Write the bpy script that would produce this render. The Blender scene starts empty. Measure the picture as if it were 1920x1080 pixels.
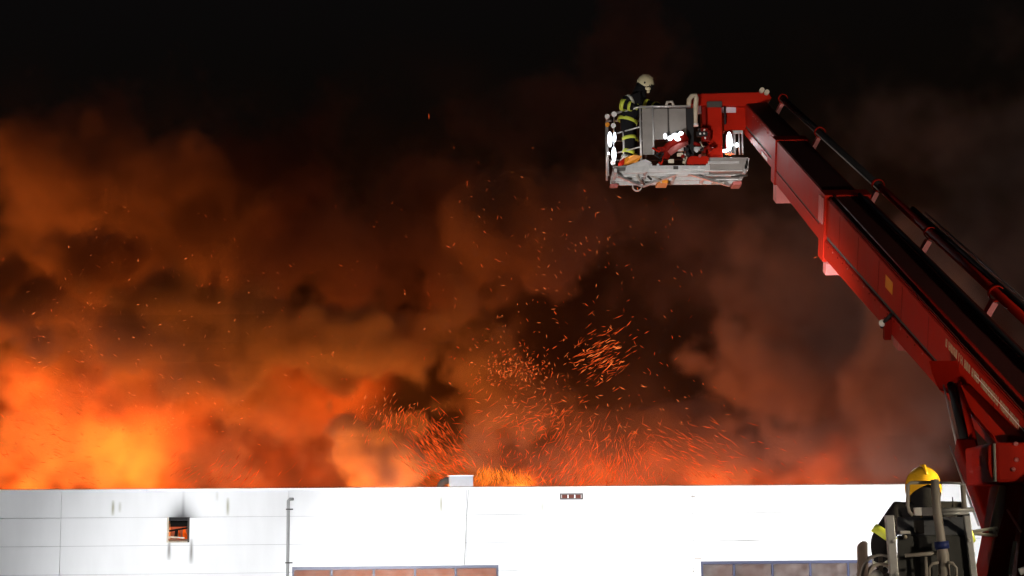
import bpy, bmesh, math, random
import numpy as np
from mathutils import Vector, Matrix

# ------------------------------------------------------------------ camera, world, lamps, exposure
S = bpy.context.scene
COL = S.collection
F = 3200.0                                  # focal length in pixels of a 1920 px wide picture
EYE = 4.0
PITCH = math.atan(470 / F)
ROLL = math.radians(0.5)
cam = bpy.data.cameras.new('camera')
cam_ob = bpy.data.objects.new('camera', cam)
COL.objects.link(cam_ob)
cam.sensor_width = 36
cam.lens = 36 * F / 1920
cam.clip_end = 3000
cam_ob.location = (0, 0, EYE)
CAMROT = Matrix.Rotation(math.pi / 2 + PITCH, 3, 'X') @ Matrix.Rotation(-ROLL, 3, 'Z')
cam_ob.rotation_euler = CAMROT.to_euler()
S.camera = cam_ob

world = bpy.data.worlds.new('World')
S.world = world
world.use_nodes = True
wn = world.node_tree
sky = wn.nodes.new('ShaderNodeTexSky')
sky.sky_type = 'NISHITA'
sky.sun_disc = False
sky.sun_elevation = math.radians(-4)
sky.sun_rotation = math.radians(200)
wn.links.new(sky.outputs[0], wn.nodes['Background'].inputs[0])
wn.nodes['Background'].inputs[1].default_value = 0.19

S.view_settings.view_transform = 'Standard'
S.view_settings.look = 'None'
S.view_settings.gamma = 1
S.view_settings.exposure = 0
S.cycles.use_denoising = True
S.cycles.use_light_tree = False
S.cycles.adaptive_threshold = .02
S.cycles.max_bounces = 6
S.cycles.volume_bounces = 2
S.cycles.volume_step_rate = 6
S.cycles.volume_max_steps = 256
S.cycles.sample_clamp_indirect = 6


def at(px, py, Y):
    """world point seen at pixel px,py (1920 x 1080) at depth Y"""
    d = CAMROT @ Vector(((px - 960) / F, (540 - py) / F, -1))
    return Vector((0, 0, EYE)) + d * (Y / d.y)


def spot(name, loc, target, watts, cone, blend, col, r=0.25):
    l = bpy.data.lights.new(name, 'SPOT')
    l.energy = watts
    l.spot_size = math.radians(cone)
    l.spot_blend = blend
    l.color = col
    l.shadow_soft_size = r
    o = bpy.data.objects.new(name, l)
    COL.objects.link(o)
    o.location = loc
    o.rotation_euler = (Vector(target) - Vector(loc)).to_track_quat('-Z', 'Y').to_euler()
    return o


# floodlights of the fire engines standing beside and behind the camera
for px, watts, cone in ((40, 50000, 25), (480, 88000, 19), (930, 150000, 18), (1380, 150000, 18), (1850, 130000, 18)):
    spot('wall_floodlight', (-5, 6, 9.0), at(px, 1150, 58), watts, cone, .85, (.97, .98, 1.0), .3)
spot('scene_floodlight', (-4.5, 8.5, 2.0), at(1730, 770, 60), 36000, 35, 1.0, (1.0, .93, .88), .25)
spot('cage_floodlight', (-4.5, 8.5, 2.0), at(1275, 235, 34), 9500, 10, .7, (1.0, .93, .86), .25)
spot('rear_floodlight', (9.5, 5.5, 3.2), at(1720, 430, 23), 4200, 34, .9, (1.0, .82, .70), .25)
spot('boom_floodlight', (-4.5, 8.5, 1.6), at(1790, 640, 22), 3600, 46, 1.0, (1.0, .80, .64), .25)
spot('deck_floodlight', (8.6, 8.2, 5.2), at(1790, 960, 14), 850, 40, .9, (1.0, .84, .62), .12)


def fire_light(px, Y, z, watts, r=1.0, green=.135):
    l = bpy.data.lights.new('fire_light', 'POINT')
    l.energy = watts
    l.shadow_soft_size = r
    l.color = (1, green, green * .1)
    o = bpy.data.objects.new('fire_light', l)
    COL.objects.link(o)
    o.location = ((px - 960) / F * Y, Y, z)


# the seats of the fire on the floor of the roofless hall
for a in [(-100, 80, 4.5, 11000, .19), (120, 78, 4.5, 7000, .19), (300, 77, 4.5, 1700, .17), (520, 78, 4.5, 500, .14), (720, 74, 4.6, 350, .14),
          (930, 72, 4.6, 800, .13), (1130, 76, 4.5, 1000, .13), (1330, 76, 4.5, 1900, .15), (1560, 78, 4.5, 500, .15)]:
    fire_light(*a[:4], green=a[4])
fire_light(618, 65.5, 5.6, 1000, .4, .2)
fire_light(715, 64.9, 5.6, 900, .4, .2)
fire_light(760, 62.6, 2.2, 4500, .6, .27)

# ------------------------------------------------------------------ materials
MATS = {}


def mat(name, col, rough=.5, metal=0, spec=.5, coat=0, var=.15, scale=6.0, bump=0.0, emis=None, es=0):
    if name in MATS:
        return MATS[name]
    m = bpy.data.materials.new(name)
    m.use_nodes = True
    nt = m.node_tree
    b = nt.nodes['Principled BSDF']
    tc = nt.nodes.new('ShaderNodeTexCoord')
    nz = nt.nodes.new('ShaderNodeTexNoise')
    nz.inputs['Scale'].default_value = scale
    nz.inputs['Detail'].default_value = 5
    nt.links.new(tc.outputs['Object'], nz.inputs['Vector'])
    mx = nt.nodes.new('ShaderNodeMix')
    mx.data_type = 'RGBA'
    mx.inputs[6].default_value = (*[c * (1 - var) for c in col], 1)
    mx.inputs[7].default_value = (*[min(1, c * (1 + var)) for c in col], 1)
    nt.links.new(nz.outputs[0], mx.inputs[0])
    nt.links.new(mx.outputs[2], b.inputs['Base Color'])
    mr = nt.nodes.new('ShaderNodeMapRange')
    mr.inputs[3].default_value = max(.02, rough - .12)
    mr.inputs[4].default_value = min(1, rough + .12)
    nt.links.new(nz.outputs[0], mr.inputs[0])
    nt.links.new(mr.outputs[0], b.inputs['Roughness'])
    b.inputs['Metallic'].default_value = metal
    b.inputs['Specular IOR Level'].default_value = spec
    b.inputs['Coat Weight'].default_value = coat
    b.inputs['Coat Roughness'].default_value = .15
    if bump:
        bp = nt.nodes.new('ShaderNodeBump')
        bp.inputs['Strength'].default_value = bump
        bp.inputs['Distance'].default_value = .02
        nt.links.new(nz.outputs[0], bp.inputs['Height'])
        nt.links.new(bp.outputs[0], b.inputs['Normal'])
    if emis:
        b.inputs['Emission Color'].default_value = (*emis, 1)
        b.inputs['Emission Strength'].default_value = es
    MATS[name] = m
    return m


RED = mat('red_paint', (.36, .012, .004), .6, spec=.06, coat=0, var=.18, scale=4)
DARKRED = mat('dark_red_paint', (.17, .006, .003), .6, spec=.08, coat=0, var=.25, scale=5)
BLACK = mat('black_rubber', (.012, .012, .013), .7, spec=.3)
TOPSHADE = mat('shaded_boom_top', (.10, .022, .016), .85, spec=.2, bump=.3, scale=30)  # dark red-black colour that carries the shade of the boom's unlit top
PINK = mat('pale_red_plate', (.42, .11, .10), .5)
STEEL = mat('galvanised_steel', (.56, .57, .57), .42, metal=.25, var=.25, scale=9)
ALU = mat('brushed_aluminium', (.62, .62, .62), .38, metal=.5, var=.2, scale=14)
GREYP = mat('grey_panel', (.25, .235, .22), .5, var=.4, scale=3)
TAN = mat('beige_grey_tube', (.42, .38, .33), .45, var=.12)
CONS = mat('dark_grey_console', (.060, .062, .060), .4, var=.3, scale=8)
CONSL = mat('grey_console_lid', (.17, .18, .20), .3, var=.3, scale=8)
CREAM = mat('cream_hose', (.5, .44, .33), .6)
WHITEP = mat('white_enamel', (.78, .78, .76), .4, var=.06)
LAV = mat('pale_notice_plate', (.55, .48, .55), .4)
ORANGE = mat('orange_reflector', (.75, .28, .02), .35)
BLUE = mat('blue_clamp', (.03, .05, .22), .4)
LAMP = mat('lit_lamp_lens', (.9, .9, .9), .2, emis=(.86, .93, 1), es=3.2)
CHROME = mat('polished_reflector', (.75, .75, .76), .15, metal=1)
GEAR = mat('black_turnout_cloth', (.010, .010, .012), .9, spec=.15, var=.4, scale=9, bump=.5)
BAND = mat('yellow_reflective_band', (.62, .72, .08), .45, var=.15, scale=20)
BANDS = mat('silver_reflective_band', (.6, .62, .55), .4)
HELW = mat('cream_helmet', (.68, .62, .40), .35, coat=.2, var=.08)
HELY = mat('yellow_helmet', (.72, .40, .02), .28, coat=.4, var=.08)
SKIN = mat('skin', (.42, .25, .18), .5)
VISOR = mat('dark_visor', (.02, .02, .02), .12)
ASPH = mat('asphalt', (.05, .05, .052), .85, var=.35, scale=3, bump=.4)
SOOT = mat('sooty_wall', (.10, .09, .085), .9, var=.5, scale=1.5)
FRAME = mat('blue_grey_window_frame', (.055, .06, .11), .45)
DARK = mat('charred_metal', (.05, .045, .04), .8, var=.5, scale=10)
TYRE = BLACK

# ------------------------------------------------------------------ mesh helpers


class MB:
    """collects shapes in world space, build() links them as one mesh object"""

    def __init__(s):
        s.bm = bmesh.new()

    def hexa(s, c8, bevel=0):
        vs = [s.bm.verts.new(c) for c in c8]
        fs = [s.bm.faces.new([vs[i] for i in f]) for f in
              ((0, 3, 2, 1), (4, 5, 6, 7), (0, 1, 5, 4), (1, 2, 6, 5), (2, 3, 7, 6), (3, 0, 4, 7))]
        if bevel:
            es = list({e for f in fs for e in f.edges})
            bmesh.ops.bevel(s.bm, geom=es, offset=bevel, segments=2, affect='EDGES', profile=.6)
        return s

    def box(s, lo, hi, bevel=0):
        x0, y0, z0 = lo
        x1, y1, z1 = hi
        return s.hexa([(x0, y0, z0), (x1, y0, z0), (x1, y1, z0), (x0, y1, z0),
                       (x0, y0, z1), (x1, y0, z1), (x1, y1, z1), (x0, y1, z1)], bevel)

    def beam(s, a, b, w, h, up=(0, 0, 1), bevel=0, w2=None, h2=None):
        a, b = Vector(a), Vector(b)
        d = (b - a).normalized()
        r = d.cross(Vector(up)).normalized()
        n = r.cross(d)
        w2, h2 = w2 or w, h2 or h
        c = []
        for p, ww, hh in ((a, w, h), (b, w2, h2)):
            for i, j in ((-1, -1), (1, -1), (1, 1), (-1, 1)):
                c.append(p + r * (i * ww / 2) + n * (j * hh / 2))
        return s.hexa(c, bevel)

    def tube(s, pts, rad, seg=10, cap=True):
        pts = [Vector(p) for p in pts]
        rads = rad if isinstance(rad, (list, tuple)) else [rad] * len(pts)
        rings = []
        ref = None
        for i, p in enumerate(pts):
            d = (pts[min(i + 1, len(pts) - 1)] - pts[max(i - 1, 0)]).normalized()
            if ref is None:
                ref = d.orthogonal().normalized()
            ref = (ref - d * ref.dot(d)).normalized()
            q = d.cross(ref)
            rings.append([s.bm.verts.new(p + (ref * math.cos(t) + q * math.sin(t)) * rads[i])
                          for t in (2 * math.pi * k / seg for k in range(seg))])
        for A, B in zip(rings, rings[1:]):
            for k in range(seg):
                f = s.bm.faces.new((A[k], A[(k + 1) % seg], B[(k + 1) % seg], B[k]))
                f.smooth = True
        if cap:
            s.bm.faces.new(rings[0][::-1])
            s.bm.faces.new(rings[-1])
        return s

    def ring(s, a, b, ra, rb, thick, seg=20, up=(0, 1, 0)):
        """elliptical band between a and b; ra along cross(up), rb along up"""
        a, b = Vector(a), Vector(b)
        d = (b - a).normalized()
        u = Vector(up)
        u = (u - d * u.dot(d)).normalized()
        v = d.cross(u)
        R = []
        for p, k in ((a, 1), (a, 1 + thick), (b, 1 + thick), (b, 1)):
            R.append([s.bm.verts.new(p + u * math.cos(t) * rb * k + v * math.sin(t) * ra * k)
                      for t in (2 * math.pi * i / seg for i in range(seg))])
        for A, B in zip(R, R[1:] + R[:1]):
            for k in range(seg):
                f = s.bm.faces.new((A[k], A[(k + 1) % seg], B[(k + 1) % seg], B[k]))
                f.smooth = True
        return s

    def prism(s, poly, vec, bevel=0):
        vec = Vector(vec)
        A = [s.bm.verts.new(p) for p in poly]
        B = [s.bm.verts.new(Vector(p) + vec) for p in poly]
        fs = [s.bm.faces.new(A[::-1]), s.bm.faces.new(B)]
        n = len(A)
        for k in range(n):
            fs.append(s.bm.faces.new((A[k], A[(k + 1) % n], B[(k + 1) % n], B[k])))
        if bevel:
            es = list({e for f in fs for e in f.edges})
            bmesh.ops.bevel(s.bm, geom=es, offset=bevel, segments=2, affect='EDGES')
        return s

    def ball(s, c, r, seg=16, rings=10, M=None):
        mtx = Matrix.Translation(Vector(c)) @ Matrix.Diagonal((*((r, r, r) if not isinstance(r, (tuple, list)) else r), 1))
        if M is not None:
            mtx = Matrix.Translation(Vector(c)) @ M.to_4x4() @ Matrix.Diagonal((*((r, r, r) if not isinstance(r, (tuple, list)) else r), 1))
        res = bmesh.ops.create_uvsphere(s.bm, u_segments=seg, v_segments=rings, radius=1, matrix=mtx)
        for v in res['verts']:
            for f in v.link_faces:
                f.smooth = True
        return s

    def build(s, name, m, parent=None, origin=None, kind=None):
        bmesh.ops.recalc_face_normals(s.bm, faces=s.bm.faces)
        o_ = Vector(origin) if origin is not None else (Vector(parent['org']) if parent is not None and 'org' in parent else Vector())
        bmesh.ops.translate(s.bm, verts=s.bm.verts, vec=-o_)
        me = bpy.data.meshes.new(name)
        s.bm.to_mesh(me)
        s.bm.free()
        me.materials.append(m)
        o = bpy.data.objects.new(name, me)
        COL.objects.link(o)
        if parent is not None:
            o.parent = parent
            ORG[o] = o_
            o['org'] = tuple(o_)
        if kind:
            o['kind'] = kind
        return o


ORG = {}


def root(name, loc, label, cat, group=None, rz=0):
    o = bpy.data.objects.new(name, None)
    COL.objects.link(o)
    o.location = loc
    o.rotation_euler = (0, 0, rz)
    o['label'] = label
    o['category'] = cat
    if group:
        o['group'] = group
    o['org'] = tuple(loc)
    return o


# ------------------------------------------------------------------ ground
g = MB()
g.bm.faces.new([g.bm.verts.new(p) for p in ((-900, -300, 0), (900, -300, 0), (900, 1500, 0), (-900, 1500, 0))])
g.build('ground', ASPH, kind='structure')

# ------------------------------------------------------------------ warehouse
# local frame: x along the street wall, y into the hall, z up
WYAW = math.atan((60.0 - 57.0) / ((1920 / F) * 58.5))
WC = Vector((0, 58.5, 0))
wh = root('warehouse', WC, 'long white panelled warehouse with low flat parapet, burning inside', 'building', rz=WYAW)
wh['org'] = (0, 0, 0)
WX = Vector((math.cos(WYAW), math.sin(WYAW), 0))
WN = Vector((-math.sin(WYAW), math.cos(WYAW), 0))


def wp(px, py):
    """pixel on the wall plane -> local (u, z)"""
    d = CAMROT @ Vector(((px - 960) / F, (540 - py) / F, -1))
    o = Vector((0, 0, EYE)) - WC
    t = -o.dot(WN) / d.dot(WN)
    p = o + d * t
    return p.dot(WX), p.z


ZTOP = wp(960, 913)[1]
PH = (wp(300, 970)[1] - wp(300, 1076)[1]) / 2
z1 = wp(300, 970)[1]
rows = [z1 - PH * k for k in range(0, 7)]
rows = [ZTOP - .06] + [z for z in rows if z > .3] + [0.05]
cols = [-30.0, -24.0, wp(-420, 990)[0], wp(115, 990)[0], wp(541, 990)[0], wp(874, 990)[0], wp(1298, 990)[0], wp(1632, 990)[0], wp(2060, 990)[0], 25.0, 30.0]
VENT = (wp(315, 990)[0], wp(355, 990)[0], wp(335, 1016)[1], wp(335, 971)[1])
WIN1 = (wp(549, 1070)[0], wp(933, 1070)[0], wp(740, 1063)[1] - 1.55, wp(740, 1063)[1])
WIN2 = (wp(1314, 1070)[0], wp(1785, 1070)[0], wp(1460, 1053)[1] - 1.55, wp(1460, 1053)[1])
OPEN = [VENT, WIN1, WIN2]


def rect_minus(r, holes):
    xs = sorted({r[0], r[1]} | {h[k] for h in holes for k in (0, 1) if r[0] < h[k] < r[1]})
    zs = sorted({r[2], r[3]} | {h[k] for h in holes for k in (2, 3) if r[2] < h[k] < r[3]})
    out = []
    for a, b in zip(xs, xs[1:]):
        for c, d in zip(zs, zs[1:]):
            mx_, mz_ = (a + b) / 2, (c + d) / 2
            if not any(h[0] < mx_ < h[1] and h[2] < mz_ < h[3] for h in holes):
                out.append((a, b, c, d))
    return out


def wall_material():
    m = bpy.data.materials.new('white_wall_panel')
    m.use_nodes = True
    nt = m.node_tree
    N, L = nt.nodes, nt.links
    b = N['Principled BSDF']
    b.inputs['Roughness'].default_value = .55
    tc = N.new('ShaderNodeTexCoord')
    sp = N.new('ShaderNodeSeparateXYZ')
    L.new(tc.outputs['Object'], sp.inputs[0])

    def mt(op, a, b_=None, clamp=False):
        n = N.new('ShaderNodeMath')
        n.operation = op
        n.use_clamp = clamp
        for i, v in enumerate((a, b_)):
            if v is None:
                continue
            if isinstance(v, (int, float)):
                n.inputs[i].default_value = v
            else:
                L.new(v, n.inputs[i])
        return n.outputs[0]

    nz = N.new('ShaderNodeTexNoise')
    nz.inputs['Scale'].default_value = 2.2
    nz.inputs['Detail'].default_value = 6
    mp = N.new('ShaderNodeMapping')
    mp.inputs['Scale'].default_value = (1, 1, .22)
    L.new(tc.outputs['Object'], mp.inputs[0])
    L.new(mp.outputs[0], nz.inputs['Vector'])

    def mix(fac, a, col):
        n = N.new('ShaderNodeMix')
        n.data_type = 'RGBA'
        L.new(fac, n.inputs[0])
        L.new(a, n.inputs[6])
        n.inputs[7].default_value = (*col, 1)
        return n.outputs[2]

    base = N.new('ShaderNodeMix')
    base.data_type = 'RGBA'
    base.inputs[6].default_value = (.70, .70, .70, 1)
    base.inputs[7].default_value = (.82, .82, .825, 1)
    L.new(nz.outputs[0], base.inputs[0])
    c = base.outputs[2]

    def blob(u, z, ru, ru_grow, zlo, zhi, pw=1.0):
        """streak: horizontal gaussian round u, its width growing with z, fading between zlo and zhi"""
        w = mt('ADD', mt('MULTIPLY', mt('ABSOLUTE', mt('SUBTRACT', sp.outputs[2], z)), ru_grow), ru)
        du = mt('DIVIDE', mt('SUBTRACT', mt('ADD', sp.outputs[0], mt('MULTIPLY', mt('SUBTRACT', nz.outputs[0], .5), ru * .9)), u), w)
        gz = mt('EXPONENT', mt('MULTIPLY', mt('MULTIPLY', du, du), -1.0))
        t = mt('DIVIDE', mt('SUBTRACT', sp.outputs[2], zlo), zhi - zlo, True)
        s_ = mt('MULTIPLY', mt('MULTIPLY', t, mt('SUBTRACT', 1.0, t)), 4.0)
        return mt('MULTIPLY', gz, mt('POWER', s_, pw))

    def sharp_top(u, z0, z1_, ru, taper):
        """soot fan above an opening: darkest at z0, fading to z1_, narrowing"""
        t = mt('DIVIDE', mt('SUBTRACT', sp.outputs[2], z0), z1_ - z0, True)
        below = mt('GREATER_THAN', sp.outputs[2], z0 - .005)
        w = mt('MULTIPLY', mt('SUBTRACT', 1.0, mt('MULTIPLY', t, taper)), ru)
        du = mt('DIVIDE', mt('SUBTRACT', sp.outputs[0], u), w)
        gz = mt('EXPONENT', mt('MULTIPLY', mt('MULTIPLY', du, du), -1.0))
        return mt('MULTIPLY', mt('MULTIPLY', gz, below), mt('POWER', mt('SUBTRACT', 1.0, t), 1.5))

    vu = (VENT[0] + VENT[1]) / 2 + .1
    c = mix(mt('MULTIPLY', sharp_top(vu, VENT[3], ZTOP, .46, .55), .98), c, (.015, .015, .017))
    c = mix(mt('MULTIPLY', sharp_top(vu + .05, VENT[3], ZTOP + .4, .06, .3), .6), c, (.03, .03, .03))
    # dirty runs under the vent
    for du0, ln in ((-.33, .62), (.36, .75)):
        z0 = VENT[2]
        s_ = blob(vu - .1 + du0 + (.08 if du0 > 0 else .04), z0, .045, .03, z0 - ln, z0 + .12, .8)
        c = mix(mt('MULTIPLY', s_, .85), c, (.12, .11, .09))
    # algae streaks below the parapet
    for px, y0, y1, k in ((213, 937, 968, .8), (226, 940, 962, .4), (428, 932, 968, .75), (827, 928, 964, .75), (1016, 940, 962, .5), (408, 920, 940, .25), (1165, 940, 968, .25)):
        u, zt = wp(px, y0)
        _, zb = wp(px, y1)
        c = mix(mt('MULTIPLY', blob(u, zt, .045, .0, zb, zt, .8), k), c, (.22, .21, .09))
    L.new(c, b.inputs['Base Color'])
    return m


WALLM = wall_material()
for ri, (zt, zb) in enumerate(zip(rows, rows[1:])):
    for ca, cb in zip(cols, cols[1:]):
        m_ = MB()
        gp = .006
        r = (ca + gp, cb - gp, zb + gp * .8, zt - gp * .8)
        pcs = rect_minus(r, OPEN)
        if not pcs:
            m_.bm.free()
            continue
        if len(pcs) == 1:
            a, b, c, d = pcs[0]
            m_.box((a, -.12, c), (b, 0, d), bevel=.006)
        else:
            for a, b, c, d in pcs:
                m_.box((a, -.12, c), (b, 0, d))
            bmesh.ops.remove_doubles(m_.bm, verts=m_.bm.verts, dist=1e-4)
        m_.build('wall_panel', WALLM, wh)

# inner leaf behind the joints, other walls of the hall, floor slab
m_ = MB()
for a, b, c, d in rect_minus((-30, 30, 0, ZTOP - .1), OPEN):
    m_.box((a, .003, c), (b, .2, d))
m_.build('inner_wall', mat('grey_inner_leaf', (.3, .3, .3), .8), wh)
MB().box((-30.2, -.1, 0), (-29.99, 38, ZTOP - .2)).build('side_wall', SOOT, wh)
MB().box((30.01, -.1, 0), (30.2, 38, ZTOP - .2)).build('side_wall', SOOT, wh)
MB().box((-30.2, 38.01, 0), (30.2, 38.2, ZTOP - .2)).build('rear_wall', SOOT, wh)
MB().box((-30, .2, .0), (30, 38, .12)).build('floor_slab', DARK, wh)
# parapet capping in lengths
cap = [-30.2, -21, -12.3, wp(541, 915)[0], 2.6, wp(1640, 912)[0], 19, 30.2]
for a, b in zip(cap, cap[1:]):
    MB().prism([(a + .004, -.19, ZTOP - .085), (a + .004, -.19, ZTOP - .005), (a + .004, .24, ZTOP + .03), (a + .004, .24, ZTOP - .085)], (b - a - .008, 0, 0)).build('parapet_capping', WHITEP, wh)
# drainpipe with elbow, brackets
u, zt = wp(541, 936)
dp = MB().tube([(u + .16, -.10, zt), (u + .06, -.17, zt), (u, -.185, zt - .06), (u, -.185, zt - .2), (u, -.185, .1)], .052, 12).build('drainpipe', mat('grey_pipe', (.33, .33, .32), .5), wh)
for py in (955, 1055):
    z = wp(541, py)[1]
    MB().box((u - .075, -.24, z - .02), (u + .16, -.121, z + .02)).build('pipe_bracket', DARK, dp)
# burned-out wall vent
x0, x1, zb, zt = VENT
t = .045
vent = MB().box((x0 - .02, -.17, zb - .02), (x0 + t, .35, zt + .02)).build('wall_vent', CREAM, wh)
MB().box((x1 - t, -.168, zb - .02), (x1 + .02, .35, zt + .02)).build('jamb', DARK, vent)
MB().box((x0 + t, -.165, zt - .1), (x1 - t, .35, zt + .02)).build('lintel', mat('sooty_lintel', (.015, .014, .014), .9), vent)
MB().hexa([(x0 + t, -.2, zb - .02), (x1 - t, -.2, zb - .02), (x1 - t, .3, zb), (x0 + t, .3, zb),
           (x0 + t, -.2, zb + .015), (x1 - t, -.2, zb + .015), (x1 - t, .3, zb + .09), (x0 + t, .3, zb + .09)]).build('sill', CREAM, vent)
CHAR = mat('soot_black', (.008, .007, .006), .95, spec=.05, var=.5, scale=12)
MB().box((x0 + t, .30, zb + .50), (x1 - t, .34, zt - .1)).build('charred_lining', CHAR, vent)
MB().beam((x0 + t, -.1, zb + .16), (x1 - t - .1, -.1, zb + .13), .02, .05).build('louvre_slat', CREAM, vent)
MB().beam((x0 + t, -.08, zb + .36), (x1 - t, -.08, zb + .46), .02, .06).build('louvre_slat', CHAR, vent)
MB().beam((x0 + t + .22, -.05, zb + .12), (x0 + t + .25, -.05, zb + .4), .07, .1).build('louvre_slat', CHAR, vent)


def pane_material():
    m = bpy.data.materials.new('dirty_window_pane')
    m.use_nodes = True
    nt = m.node_tree
    N, L = nt.nodes, nt.links
    N.clear()
    o = N.new('ShaderNodeOutputMaterial')
    tc = N.new('ShaderNodeTexCoord')
    nz = N.new('ShaderNodeTexNoise')
    nz.inputs['Scale'].default_value = 3.2
    nz.inputs['Detail'].default_value = 7
    L.new(tc.outputs['Object'], nz.inputs[0])
    cr = N.new('ShaderNodeValToRGB')
    cr.color_ramp.elements[0].position = .3
    cr.color_ramp.elements[0].color = (.07, .065, .062, 1)
    cr.color_ramp.elements[1].position = .75
    cr.color_ramp.elements[1].color = (.25, .235, .225, 1)
    L.new(nz.outputs[0], cr.inputs[0])
    d = N.new('ShaderNodeBsdfDiffuse')
    L.new(cr.outputs[0], d.inputs[0])
    t_ = N.new('ShaderNodeBsdfTranslucent')
    t_.inputs[0].default_value = (.55, .5, .45, 1)
    gl = N.new('ShaderNodeBsdfGlossy')
    gl.inputs['Roughness'].default_value = .6
    a = N.new('ShaderNodeMixShader')
    a.inputs[0].default_value = .45
    L.new(d.outputs[0], a.inputs[1])
    L.new(t_.outputs[0], a.inputs[2])
    b = N.new('ShaderNodeMixShader')
    b.inputs[0].default_value = .015
    L.new(a.outputs[0], b.inputs[1])
    L.new(gl.outputs[0], b.inputs[2])
    L.new(b.outputs[0], o.inputs[0])
    return m


PANE = pane_material()
for wi, (W, bars) in enumerate(((WIN1, (622, 701, 778, 854)), (WIN2, (1375, 1447, 1518, 1589, 1660, 1730)))):
    x0, x1, zb, zt = W
    fr = MB().box((x0 - .02, -.15, zt - .07), (x1 + .02, .05, zt + .035)).box((x0 - .02, -.152, zb - .05), (x1 + .02, .05, zb + .05)) \
        .box((x0 - .02, -.148, zb + .05), (x0 + .05, .05, zt - .07)).box((x1 - .05, -.148, zb + .05), (x1 + .02, .05, zt - .07)).build('window', FRAME, wh)
    us = [x0 + .05] + [wp(b, 1070)[0] for b in bars] + [x1 - .05]
    for k, (a, b) in enumerate(zip(us, us[1:])):
        if k:
            MB().box((a - .035, -.13, zb + .05), (a + .035, .04, zt - .07)).build('mullion', FRAME, fr)
        la = a + (.035 if k else 0)
        lb = b - (.035 if k < len(us) - 2 else 0)
        MB().box((la, -.045, zb + .05), (lb, -.035, zt - .07)).build('pane', PANE, fr)
# small louvred outlet below the capping, wall brackets, cable
u0, z0 = wp(1049, 936)
u1, z1_ = wp(1092, 926)
gr = MB().box((u0, -.16, z0 - .02), (u1, -.121, z0 + .03)).box((u0, -.159, z1_ - .03), (u1, -.121, z1_ + .02)) \
    .box((u0 - .001, -.162, z0), (u0 + .05, -.121, z1_)).box((u1 - .05, -.162, z0), (u1 + .001, -.121, z1_)).build('overflow_grille', mat('grey_cast_frame', (.10, .085, .08), .7), wh)
TERRA = mat('rusty_red_slot', (.11, .022, .012), .8, var=.4, scale=20)
for k in range(3):
    a = u0 + .05 + (u1 - u0 - .1) * k / 3
    MB().box((a + .02, -.140, z0 + .03), (a + (u1 - u0 - .1) / 3 - .02, -.122, z1_ - .03)).build('slot', TERRA, gr)
for px, py, w_ in ((1298, 931, .12), (1307, 1047, .22), (1298, 1071, .05)):
    u, z = wp(px, py)
    MB().box((u - w_ / 2, -.17, z - .02), (u + w_ / 2, -.121, z + .02)).build('wall_bracket', TAN, wh)
u = wp(874, 1000)[0]
MB().tube([(wp(878, 914)[0], -.14, ZTOP - .1), (wp(874, 980)[0], -.135, wp(874, 980)[1]), (wp(870, 1056)[0], -.135, WIN1[3] + .04)], .009, 6).build('thin_cable', GREYP, wh)
# roof unit behind the parapet with cowl
MB_ = MB()
ua, zt = wp(843, 893)
ub, _ = wp(889, 893)
ru = MB().box((ua, .5, ZTOP - .3), (ub, 1.2, zt + .02), bevel=.02).build('roof_fan_box', mat('pale_blue_enamel', (.40, .44, .48), .5), wh)
MB().box((ua - .03, .47, zt + .02), (ub + .03, 1.23, zt + .06)).build('lid', WHITEP, ru)
MB().tube([(ua - .30, .85, ZTOP - .3), (ua - .27, .85, ZTOP + .1), (ua - .2, .85, ZTOP + .2), (ua - .06, .85, ZTOP + .25), (ua + .05, .85, ZTOP + .25)], .13, 12).build('cowl', DARK, ru)

# ------------------------------------------------------------------ aerial platform truck
TX, TY = 5.6, 14.6
tr = root('aerial_platform_truck', (TX, TY, 0), 'red fire service aerial platform with long raised telescopic boom and rescue cage', 'fire truck')

# boom: upper left edge line
E0, E1 = at(1912, 772, 15.6), at(1388, 189, 34.0)
AX = (E1 - E0).normalized()
RR = AX.cross(Vector((0, 0, 1))).normalized()
NN = RR.cross(AX)
LEN = (E1 - E0).length


def bp(s, r, n):
    return E0 + AX * s + RR * r + NN * n


def boom_s(px, py):
    """distance along the boom edge nearest to the sight line through a pixel"""
    best = min(range(0, 400), key=lambda k: (lambda q: (q[0] - px) ** 2 + (q[1] - py) ** 2)(proj(E0 + AX * (LEN * (k / 300 - .1)))))
    return LEN * (best / 300 - .1)


def proj(p):
    d = CAMROT.transposed() @ (Vector(p) - Vector((0, 0, EYE)))
    return 960 + F * d.x / -d.z, 540 - F * d.y / -d.z


def bbox(m, s0, s1, r0, r1, n0, n1, bevel=0):
    return m.hexa([bp(s0, r0, n0), bp(s0, r1, n0), bp(s1, r1, n0), bp(s1, r0, n0),
                   bp(s0, r0, n1), bp(s0, r1, n1), bp(s1, r1, n1), bp(s1, r0, n1)], bevel)


sA = boom_s(1552, 352)      # mouth of the base section
sB = boom_s(1452, 250)      # mouth of the second section


def bprof(m, pts, r0, r1, bevel=0):
    return m.prism([bp(a, r0, n) for a, n in pts], RR * (r1 - r0), bevel)


def side(frac, s):
    """depth of the side below the top edge, tapering towards the turret"""
    k = min(1, max(0, s / sA))
    return -(.60 + (.94 - .60) * k) * frac


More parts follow.
